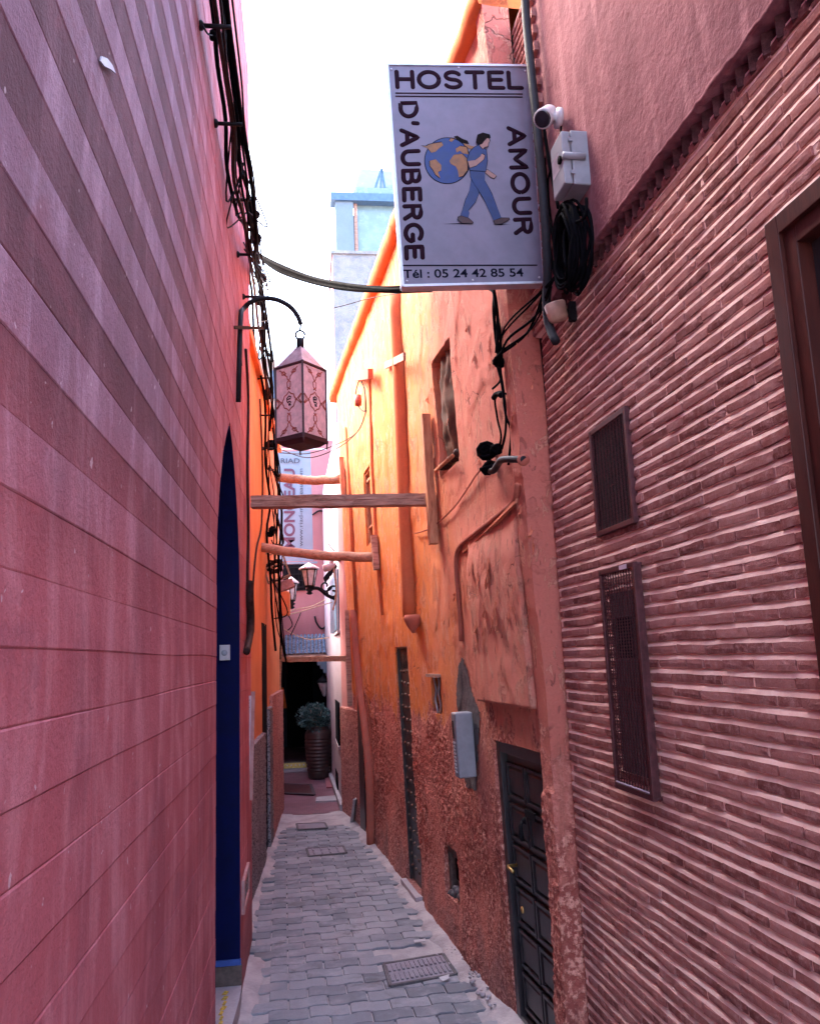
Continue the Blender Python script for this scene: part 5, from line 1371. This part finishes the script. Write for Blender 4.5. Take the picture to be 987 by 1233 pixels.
# ================================================================== cables on the left walls
CB1 = thing('cable_bundle', LW(5, 5.4, .05), 'thick dark bundle of cables running along the striped wall to the left roof line', 'cable bundle')
rnd = random.Random(11)
bp = [(255,-60),(266,20),(274,90),(281,150),(288,205),(295,255),(302,300)]
bp2 = [(308,330),(313,372),(317,420),(322,468),(325,520),(328,565),(330,610),(329,655),(330,700),(332,745),(336,790)]
def bpt(i, j1, j2):
    if i < len(bp): x, y = bp[i]; return LW.px(x, y, .09) + V((j1*.7, 0, j2*.8))
    x, y = bp2[i-len(bp)]; return LO.px(x, y, .10) + V((j1*.9, 0, j2))
for k in range(10):
    jx, jz = rnd.uniform(-.06,.09), rnd.uniform(-.13,.13); pts = []
    for i in range(len(bp)+len(bp2)):
        far = max(0, i-len(bp)); a_ = .035+.015*far*.3
        pts.append(bpt(i, jx+rnd.uniform(-.04,.04)*(1 if i > 3 else .3), jz*(1-.6*(i < 4))+rnd.uniform(-.12,.12)*(1 if i > 3 else .15)))
    if k % 2: pts = pts[:len(bp)+rnd.randrange(3,6)]
    sp_ = spline(pts, 4); rr_ = rnd.choice((.005,.006,.008,.011))
    MB().tube(sp_, [q*(1+.25*smooth(5,9,p.y)) for p, q in zip(sp_, [rr_]*len(sp_))], 6).build('cable', M['rubber'] if k % 5 else M['rubber_brown'], CB1)
for k in range(22):                                # slack loops and tails
    i = rnd.randrange(3, len(bp)+len(bp2)-2); p = bpt(i, 0, 0); q = bpt(i+1, 0, 0); s_ = rnd.uniform(.1,.35)
    m_ = (p+q)/2+V((rnd.uniform(-.10,.16),0,-s_)); MB().tube(spline([p+V((rnd.uniform(-.05,.05),0,.05)), m_, q+V((rnd.uniform(-.05,.05),0,0))], 6), .005+.003*(p.y > 7.5), 5).build('slack_loop', M['rubber_brown'] if k % 2 else M['rubber'], CB1)
for (x, y) in ((307,258),(308,287),(315,335),(313,362),(323,474),(326,536),(327,640)):     # knotted joints
    c_ = LO.px(x, y, .08); mb = MB(); s_ = .055 if y < 400 else .065
    for q in range(7):
        n_ = V((rnd.uniform(-1,1),rnd.uniform(-1,1),rnd.uniform(-1,1))).normalized(); u_ = n_.orthogonal().normalized(); w_ = n_.cross(u_); rr = s_*rnd.uniform(.45,1)
        mb.tube([c_+u_*rr*math.cos(t*.7)+w_*rr*math.sin(t*.7) for t in range(10)], .012, 5, False)
    mb.build('cable_knot', M['rubber'], CB1)
for (x, y, l) in ((240,30,28),(258,148,22),(277,240,20),(285,306,22),(292,357,14),(300,455,16),(303,500,14),(306,540,14),(311,600,14)):
    W_ = LW if x < 298 else LO
    a_ = W_.px(x if W_ is LW else x+10, y, .0); b_3 = a_+V((.14 if W_ is LW else .16, 0, 0)); mb = MB().tube([a_, b_3], .010, 6); mb.lathe([(.022,0),(.022,.012),(.012,.02)], a_, 10, (1,0,0)); mb.build('wall_hook', M['iron'], CB1)
p = LW.px(256,42,.05); MB().tube(spline([LW.px(244,30,.06), LW.px(250,40,.08), p], 5), .004, 5).lathe([(.014,-.02),(.016,0),(.014,.02)], p, 10).build('hanging_plug', M['rubber'], CB1)
# thin cable down the end of the striped wall, into a sleeve
dc = thing('drop_cable', LW.px(300,560,.01), 'brown cable dropping down the end of the striped wall into a curved dark sleeve', 'cable')
MB().tube(spline([LW.px(x,y,.012) for x, y in ((296,420),(299,480),(298,560),(299,640),(298,700),(301,722))], 5), .010, 6).build('cable', M['rubber_brown'], dc)
MB().tube(spline([LO.px(x,y,.012) for x, y in ((313,480),(316,560),(315,630),(309,660),(305,700),(304,730))], 5), .010, 6).build('cable', M['rubber_brown'], dc)
MB().tube(spline([LW.px(x,y,.03) for x, y in ((301,700),(301,722),(302,745),(301,765),(297,785))], 5), [.028]*15+[.024]*6, 8).build('sleeve', M['rubber_brown'], dc)
MB().tube([LW.px(288,404,.015), LW.px(291,440,.015)], .005, 5).build('clip', M['iron'], dc)
# lumpy broken lamp box and small cabinet hung in the cables
jk = thing('broken_lamp', LO.px(330,690,.1), 'broken square lamp tangled in cables on the left orange wall', 'lamp')
c_ = LO.px(331,682,.10); m3 = Matrix.Rotation(R(-18),3,'Y')
ml = MB()
for sx in (-1,1):
    for sy in (-1,1): ml.bar(c_+m3@V((sx*.13,sy*.1,-.16)), c_+m3@V((sx*.13,sy*.1,.16)), .018, .018)
for zq in (-.16,0,.16):
    for sx in (-1,1): ml.bar(c_+m3@V((sx*.13,-.1,zq)), c_+m3@V((sx*.13,.1,zq)), .016, .016); ml.bar(c_+m3@V((-.13,sx*.1,zq)), c_+m3@V((.13,sx*.1,zq)), .016, .016)
ml.build('cage', M['log'], jk)
MB().box(c_+m3@V((.03,0,-.25)), (.22,.16,.11), m3).build('shade', M['cornice'], jk, bevel=.01)
ml = MB()
for q in range(9):
    n_ = V((rnd.uniform(-1,1),rnd.uniform(-1,1),rnd.uniform(-1,1))).normalized(); u_ = n_.orthogonal().normalized(); w_ = n_.cross(u_)
    ml.tube([c_+(u_*math.cos(t*.7)+w_*math.sin(t*.7))*rnd.uniform(.06,.11) for t in range(10)], .009, 5, False)
ml.build('wire_tangle', M['rubber_brown'], jk)
cbn = thing('small_cabinet', LO.px(334,738,.08), 'small orange-beige cabinet on the left wall below the broken lamp', 'cabinet')
Yc_, zc_ = LO.yz(335,728)
MB().wbox(LO, Yc_-.25, Yc_, zc_-.16, zc_+.16, .02, .16).build('case', M['orange'], cbn, bevel=.008)
MB().wbox(LO, Yc_-.235, Yc_-.015, zc_-.145, zc_+.145, .161, .168).build('cover', M['orange'], cbn)
# wires slung across the alley
wr = thing('slung_wires', LO.px(310,305,.1), 'slack black wires slung from the left cable bundle to behind the hostel sign', 'wire')
for k, (dy, s_, r_) in enumerate(((0,0,.018),(2,3,.013),(-6,-3,.008),(4,5,.010),(1,6,.016))):
    pts = [atY(309,306+dy*.4,7.4), atY(335,320+s_,7.1), atY(375,335+s_*.8,6.7), atY(420,344+s_*.7,6.2), atY(470,349+dy*.6,5.7), OW.px(520,346+dy,.06)]
    MB().tube(spline(pts, 6), r_, 6).build('wire', M['rubber'], wr)
w2 = thing('thin_wire', atY(315,385,7.4), 'single thin brown wire rising from left wall to the orange wall above the lantern', 'wire')
MB().tube(spline([atY(312,388,7.4), atY(400,371,7.0), atY(450,358,6.6), OW.px(535,345,.04)], 6), .004, 5).build('strand', M['rubber_brown'], w2)
w3 = thing('sagging_wire', OW.px(440,492,.05), 'thin wires sagging from a small bracket on the orange wall towards the left cables', 'wire')
for dy in (0, 5): MB().tube(spline([OW.px(441,494,.06), OW.px(430,520,.10), atY(405,535+dy,9.8), atY(370,546+dy,10.2), LO.px(336,545-dy,.06)], 6), .006, 5).build('strand', M['rubber_brown'], w3)
bk = thing('insulator_bracket', OW.px(435,455,.02), 'small rusty insulator bracket with looped wire high on the orange wall', 'bracket')
MB().bar(OW.px(430,453,.03), OW.px(446,450,.10), .05, .10).build('ledge_block', M['paintpipe_red'], bk)
MB().tube(spline([OW.px(432,458,.05), OW.px(428,475,.08), OW.px(432,490,.07), OW.px(440,494,.05), OW.px(439,470,.04), OW.px(435,459,.05)], 5), .007, 5).build('loop', M['rubber_brown'], bk)
MB().lathe([(.035,-.06),(.04,0),(.035,.06)], OW.px(431,482,.07), 10).build('insulator', M['henna'], bk)
# cables, knots and conduit on the orange wall near the corner
oc = thing('wall_cables', OW.px(608,450,.03), 'black cables clipped down the orange wall below the hostel sign', 'cable')
for i, pl_ in enumerate((((586,346),(600,352),(607,375),(608,410),(610,438)),((606,346),(608,370),(607,410),(610,440)),((595,346),(604,360),(609,390),(610,425)),((611,440),(611,470),(614,500),(612,520),(605,540)),((612,442),(616,465),(617,500),(615,520),(614,560)),((612,474),(600,474),(597,482),(602,505),(608,525),(604,540)),((610,440),(606,458),(598,468)))):
    MB().tube(spline([OWp(x, y, .03+.012*math.sin(i*2+q)) for q, (x, y) in enumerate(pl_)], 6), .009 if i < 3 else .0065, 6).build('cable', M['rubber'], oc)
MB().tube(spline([OWp(x,y,.035) for x, y in ((598,479),(601,475),(606,474),(614,476))], 5), .016, 8).build('sleeve', M['rubber'], oc)
for (x, y, s_) in ((609,436,.034),(592,543,.052),(604,541,.03),(595,563,.05)):
    c_ = OWp(x, y, .05); mb = MB()
    for q in range(9):
        n_ = V((rnd.uniform(-1,1),rnd.uniform(-1,1),rnd.uniform(-1,1))).normalized(); u_ = n_.orthogonal().normalized(); w_ = n_.cross(u_); rr = s_*rnd.uniform(.35,1)
        mb.tube([c_+u_*rr*math.cos(t*.7)+w_*rr*math.sin(t*.7) for t in range(10)], .011, 5, False)
    mb.build('cable_knot', M['rubber'], oc)
MB().tube(spline([OWp(x,y,.02) for x, y in ((590,556),(575,570),(562,590),(545,612),(520,635),(500,642))], 5), .006, 5).build('cable', M['paintpipe_red'], oc)
cq = thing('curved_conduit', OWp(620,560,.05), 'grey curved conduit pipe ending in a cable knot on the orange wall', 'conduit')
MB().tube(spline([OWp(597,567,.05), OWp(604,566,.06), OWp(614,558,.08), OWp(630,553,.085), OWp(651,553,.075)], 5), .018, 10).build('pipe', M['conduit'], cq)
MB().lathe([(.03,0),(.03,.012),(.02,.016)], OWp(651,553,.075)+V((0,.0,0)), 12, (0,1,0)).build('flange', M['paintpipe_red'], cq)

# ================================================================== street lamps of the passage
def scroll(p0, p1, c0, turns=1.2, n=24, r0=.12):
    return [c0+V((r0*(1-i/n*.8)*math.cos(turns*2*PI*i/n), 0, r0*(1-i/n*.8)*math.sin(turns*2*PI*i/n))) for i in range(n+1)]
def street_lamp(px, ytop, ybot, wpx, Y, wall_px, label):
    t_ = atY(px, ytop, Y); b_3 = atY(px+2, ybot, Y); h_ = t_.z-b_3.z; w_ = wpx*Y/FPX/2; x, z = b_3.x, b_3.z
    L_ = thing('street_lantern', V((x, Y, z)), label, 'street lamp', 'tapered street lanterns of the passage')
    def ring4(r_, zz_): return [V((x+r_*math.cos(R(60*k+15)), Y+r_*math.sin(R(60*k+15)), zz_)) for k in range(6)]
    gb, gt_ = z+.22*h_*0, z+h_*.72
    a_, b_4 = ring4(w_*.52, gb), ring4(w_*.88, gt_)
    for k in range(6):
        n2 = (k+1)%6; MB().add([a_[k],a_[n2],b_4[n2],b_4[k]], [(0,1,2,3)]).build('glass_pane', M['lampglass'], L_)
    fr_ = MB()
    for k in range(6):
        fr_.tube([a_[k], b_4[k]], .010, 5); fr_.tube([b_4[k], b_4[(k+1)%6]], .014, 5); fr_.tube([a_[k], a_[(k+1)%6]], .012, 5)
    fr_.build('frame', M['iron'], L_)
    MB().lathe([(w_*1.15, gt_), (w_*1.1, gt_+.02), (w_*.45, z+h_*.93), (.03, z+h_*.97), (.02, z+h_), (.0, z+h_*1.02)], (x, Y, 0), 6).build('cap', M['lamptin'], L_)
    MB().lathe([(.02,z-.36*h_),(.05,z-.30*h_),(.025,z-.24*h_),(.06,z-.15*h_),(.03,z-.08*h_),(w_*.5,z-.01)], (x, Y, 0), 10).build('finial', M['iron'], L_)
    MB().lathe([(.02,z+.05*h_),(.04,z+.2*h_),(.025,z+.4*h_)], (x, Y, 0), 8).build('bulb', M['plastic_w'], L_)
    wp_ = wall_px; mid = (V((x,Y,z-.12*h_))+wp_)/2
    br_ = MB().tube(spline([V((x,Y,z-.12*h_)), V((x+(wp_.x-x)*.3, Y, z-.10*h_)), V((x+(wp_.x-x)*.62, Y, z-.42*h_)), V((x+(wp_.x-x)*.85, Y, z-.55*h_)), wp_], 6), .026, 7)
    sg = 1 if wp_.x > x else -1
    br_.tube(scroll(0,0,V((x+(wp_.x-x)*.8, Y, z-.30*h_)), 1.3, 20, .11), .016, 6); br_.tube(scroll(0,0,V((x+(wp_.x-x)*.55, Y, z+.0*h_)), -1.1, 20, .09), .014, 6)
    for q in range(4):
        p = V((x+(wp_.x-x)*(.55+q*.1), Y, z+.02+.05*q)); br_.add([p, p+V((.05,0,.10)), p+V((.02,.02,.16)), p+V((-.03,-.01,.09))], [(0,1,2,3)])
    br_.build('scroll_bracket', M['iron'], L_)
street_lamp(370.5, 678, 706, 22, 11.6, segpt(A1, A2, 406, 726)*0+V((A1.x, 11.6, atY(405,725,11.6).z)), 'larger tapered street lantern on a scrolled iron bracket from the right passage wall')
street_lamp(349, 695, 723, 16, 12.6, V((-.44, 12.6, atY(335,745,12.6).z)), 'smaller tapered street lantern lower on the left of the passage')
el_ = thing('entrance_lamp', atY(390,830,FY-.35), 'small pendant glass lamp under the stepped corbel at the entrance', 'lamp')
p = atY(390,822,FY-.35)
MB().lathe([(.0,-.26),(.03,-.24),(.10,-.05),(.12,.0)], p, 10).build('glass', M['lampglass'], el_); MB().lathe([(.15,.0),(.10,.06),(.04,.12),(.02,.16)], p, 10).tube([p+V((0,0,.16)), p+V((0,0,.32))], .008, 5).build('cap', M['iron'], el_)
gp = thing('hooked_pipe', atY(395,690,FY-.1), 'thin dark gas pipe with a hooked end on the pink house front', 'pipe')
MB().tube(spline([atY(x,y,FY-.03) for x, y in ((376,620),(385,615),(394,620),(395,640),(395,690),(396,735),(393,752),(387,757),(381,750),(379,742))], 5), .018, 6).build('pipe', M['iron'], gp)
ww = thing('tangled_wires', atY(370,770,13), 'light wires drooping between the street lanterns above the canopy', 'wire')
for (pl_) in (((340,742),(360,737),(390,728),(412,722)), ((344,735),(352,752),(345,760)), ((341,757),(356,765),(372,770),(396,768)), ((345,742),(352,735),(375,730),(392,722)), ((350,765),(358,748),(362,738)), ((395,655),(410,668),(430,655))):
    MB().tube(spline([atY(x,y,12.2+.3*q) for q, (x, y) in enumerate(pl_)], 5), .008, 5).build('wire', M['log'] if len(pl_) > 3 else M['rubber'], ww)
dv = thing('white_lamp_fitting', atY(396,684,11.4), 'broken white lamp fitting on the pink corner above the larger street lantern', 'lamp')
c_ = atY(397,682,11.2); MB().lathe([(.0,-.10),(.05,-.09),(.06,-.02),(.03,.06),(.0,.09)], c_, 10, (1,.1,.35)).build('head', M['plastic_w'], dv)
MB().tube(spline([c_, c_+V((.06,0,.12)), c_+V((.16,.1,.08))], 5), .03, 8).build('neck', M['plastic_w'], dv)
MB().tube(spline([c_+V((.05,0,0)), c_+V((.08,0,-.35)), c_+V((.03,0,-.6))], 5), .014, 6).build('cable', M['log'], dv)

# ================================================================== plant in a ridged urn
UY = 14.6
ub = gnd(384,936); ub = V((atY(384,934,UY).x, UY, .012)); us = UY/FPX
ur = thing('urn', ub, 'tall brown ridged urn standing right of the far entrance', 'urn')
prof = [(.0,.0),(.155,.0),(.16,.02)]; hh = 57*us
for k in range(64):
    t = k/63; r_ = (.155+.075*math.sin(PI*min(1,t*.62+.08))*1.0)*(1 if t < .9 else 1-.25*(t-.9)/.1)
    if .12 < t < .80: r_ += .008*math.sin(t*2*PI*14)
    prof.append((r_, .02+t*(hh-.02)))
prof += [(.19,hh+.02),(.165,hh+.02),(.15,hh-.05),(.0,hh-.05)]
MB().lathe(prof, ub, 28).build('vessel', M['urn'], ur)
MB().lathe([(.0,hh-.03),(.155,hh-.03)], ub, 16, cap=False).build('soil', M['void'], ur)
bs = thing('bush', ub+V((0,0,hh-.02)), 'rounded dark blue-green bush growing in the ridged urn', 'plant')
lv = MB(); rnd = random.Random(21); cz = ub+V((-.04,0,hh+.16)); rr = .30
for k in range(1900):
    u = V((rnd.gauss(0,1),rnd.gauss(0,1),rnd.gauss(0,1))).normalized(); q = rnd.random()**.4; lump = 1+.38*nz(u*2.6)
    p = cz+V((u.x*rr*q*lump, u.y*rr*q*lump, u.z*rr*.72*q*lump))
    if p.z < ub.z+hh-.06: continue
    a_ = (u+V((rnd.uniform(-.8,.8),rnd.uniform(-.8,.8),rnd.uniform(-.4,.9)))).normalized(); s_ = a_.orthogonal().normalized(); s_ = (Matrix.Rotation(rnd.uniform(0,6), 3, a_) @ s_)
    L, W_ = rnd.uniform(.035,.075), rnd.uniform(.010,.02); lv.add([p, p+a_*L*.5+s_*W_, p+a_*L, p+a_*L*.5-s_*W_], [(0,1,2,3)])
lv.build('foliage', M['leaf'], bs, fix=False)
st_ = MB()
for k in range(9):
    u = V((rnd.uniform(-1,1),rnd.uniform(-1,1),1.2)).normalized(); st_.tube([ub+V((0,0,hh-.05)), cz+u*.1-V((0,0,.1)), cz+u*.2], [.012,.008,.004], 5)
st_.build('stem', M['wood'], bs)

# ================================================================== menu board and hatch, left
MB_Y = 6.30
mn = thing('menu_board', V((-.42, MB_Y, 1.2)), 'narrow white board of small print fixed at the end of the striped wall', 'board')
q0, q1 = atY(288,838,MB_Y), atY(303,970,MB_Y); tl, trr, brr, bll = atY(290,838,MB_Y), atY(302.5,838,MB_Y+.02), atY(299.5,968,MB_Y+.02), atY(287.5,971,MB_Y)
for v_ in (tl, bll): v_.y = MB_Y-.02
MB().poly([tl, trr, brr, bll], (0,1,0), .02).build('panel', M['menu'], mn)
MB().bar(trr+V((.012,.02,.03)), brr+V((.012,.02,.02)), .014, .03).build('edge_post', M['cornice'], mn)
pr = MB()
rnd = random.Random(2); t = .04
while t < .95:
    l_ = rnd.uniform(.35,.75); a_ = tl+(bll-tl)*t; b_3 = trr+(brr-trr)*t; p = a_+(b_3-a_)*.15+V((0,-.0015,0)); q = a_+(b_3-a_)*(.15+l_)+V((0,-.0015,0))
    pr.bar(p, q, .001, .0045); t += rnd.choice((.012,.012,.016,.05))
pr.build('small_print', M['bannergrey'], mn)
# framed meter hatch low at the striped wall's end
fh = thing('meter_hatch', LW(5.7, .15, .01), 'pink framed meter hatch with grey mesh low at the end of the striped wall', 'hatch')
ha, hb = LW.yz(290.5,1060)[0], LW.yz(296,1060)[0]; ha, hb = 5.53, 6.02
hz0, hz1 = LW.yz(288,1120,.01)[1], LW.yz(292,1062,.01)[1]
ringbox(MB(), LW, ha, hb, hz0, hz1, .03, .002, .022).build('frame', M['cornice'], fh)
MB().wbox(LW, ha+.036, hb-.036, hz0+.036, hz1-.036, .002, .012).build('mesh_panel', M['gritty'], fh)

# ================================================================== drains and bits on the ground
def slab(pxs, z, name, label, mat, bars=0, group=None):
    P_ = [gnd(x, y, z) for x, y in pxs]; t_ = thing(name, sum(P_, V((0,0,0)))/4-V((0,0,.02)), label, 'drain cover', group)
    MB().poly([p-V((0,0,.03)) for p in P_], (0,0,1), .03).build('cover', mat, t_)
    e = MB(); 
    for i in range(4): e.bar(P_[i]+V((0,0,-.004)), P_[(i+1)%4]+V((0,0,-.004)), .022, .016)
    e.build('rim', M['cement'], t_)
    if bars:
        bb_ = MB()
        for r_ in range(2):
            for k in range(bars):
                s0 = (k+.7)/(bars+.6); t0, t1 = (.12, .44) if r_ == 0 else (.56, .88)
                f_ = lambda s, t: (P_[0]*(1-s)+P_[1]*s)*(1-t)+(P_[3]*(1-s)+P_[2]*s)*t
                bb_.bar(f_(s0,t0)+V((0,0,.004)), f_(s0,t1)+V((0,0,.004)), .016, .012)
        bb_.build('ribs', M['grate'], t_)
    return t_
slab(((462,1161),(533,1149),(549,1173),(470,1187)), .008, 'drain_cover', 'large ribbed concrete drain cover at the right of the paving', M['grate'], 13, 'drain covers in the paving')
slab(((369,1022),(413,1019),(417,1027),(372,1031)), .006, 'drain_cover', 'small drain cover in the middle of the far paving', M['grate'], 4, 'drain covers in the paving')
slab(((357,992),(391,991),(394,997),(359,999)), .014, 'drain_cover', 'small drain cover at the edge of the red floor', M['grate'], 0, 'drain covers in the paving')
mat_ = thing('door_mat', gnd(368,950,.02), 'dark red mat on the passage floor before the entrance', 'mat')
P_ = [gnd(334,955,.03), gnd(378,957,.03), gnd(374,945,.03), gnd(335,944,.03)]
MB().poly([p-V((0,0,.02)) for p in P_], (0,0,1), .022).build('pile', M['ventpaint'], mat_); e = MB()
for i in range(4): e.bar(P_[i]+V((0,0,.003)), P_[(i+1)%4]+V((0,0,.003)), .05, .01)
e.build('border', M['unit'], mat_)
for pxs, lab in ((((381,960),(405,958),(406,964),(380,965)), 'grey patch slab on the red passage floor'), (((391,937),(401,936),(402,948),(393,948)), 'small pinkish block by the lilac wall on the red floor')):
    P_ = [gnd(x,y,.03) for x, y in pxs]; MB().poly([p-V((0,0,.025)) for p in P_], (0,0,1), .028).build('floor_slab', M['stone'] if 'grey' in lab else M['band_p'], None, lab, 'slab', 'slabs on the red floor', bevel=.004)
# board leaning on the roughcast foot
lb = segpt(A0,A1,427,962,.06); b0 = gnd(421,992); b1 = gnd(424,990)
MB().hexa([b0, b0+V((.03,.0,0)), b0+V((.10,.16,0)), b0+V((.07,.16,0)), lb+V((-.02,-.05,0)), lb+V((.01,-.05,0)), lb+V((.04,.08,0)), lb+V((.01,.08,0))]).build('leaning_board', M['stone'], None, 'pale board leaning against the roughcast foot of the far corner', 'board')
# grit and rubble along the right foot
rb = MB(); rnd = random.Random(8)
for k in range(26):
    Y = rnd.uniform(5.0, 6.0); x = right_x(Y)-abs(rnd.gauss(.05,.05))-.02; s_ = rnd.uniform(.004,.013)*(1 if Y > 5.5 else 1.6); p = V((x, Y, .02))
    rb.lathe([(.0,-s_*.6),(s_,-s_*.2),(s_*.8,s_*.4),(.0,s_*.6)], p, 6, (rnd.uniform(-.5,.5),rnd.uniform(-.5,.5),1))
rb.build('rubble', M['stone'], None, 'loose rubble along the foot of the orange wall', None, None, 'stuff')
lit = MB(); p = gnd(533,1182,.012); lit.add([p, p+V((.04,.01,.012)), p+V((.05,.05,.02)), p+V((.01,.045,.004)), p+V((-.02,.03,.014))], [(0,1,2,3,4)]); lit.poly([gnd(498,1133,.012), gnd(512,1131,.012), gnd(512,1134,.012), gnd(499,1136,.012)], (0,0,1), .004)
lit.build('litter', M['plastic_w'], None, 'scraps of white paper litter on the paving by the drain cover', 'litter')
fe = MB(); ft = LW.px(126,72,.006)
MB().poly([LW.px(x,y,.006) for x, y in ((121,67),(128,70),(134,78),(138,88),(132,83),(124,79),(120,73))], (1,0,0), .003).build('torn_sticker', M['menu'], None, 'torn white paper scrap stuck high on the striped wall', 'sticker')
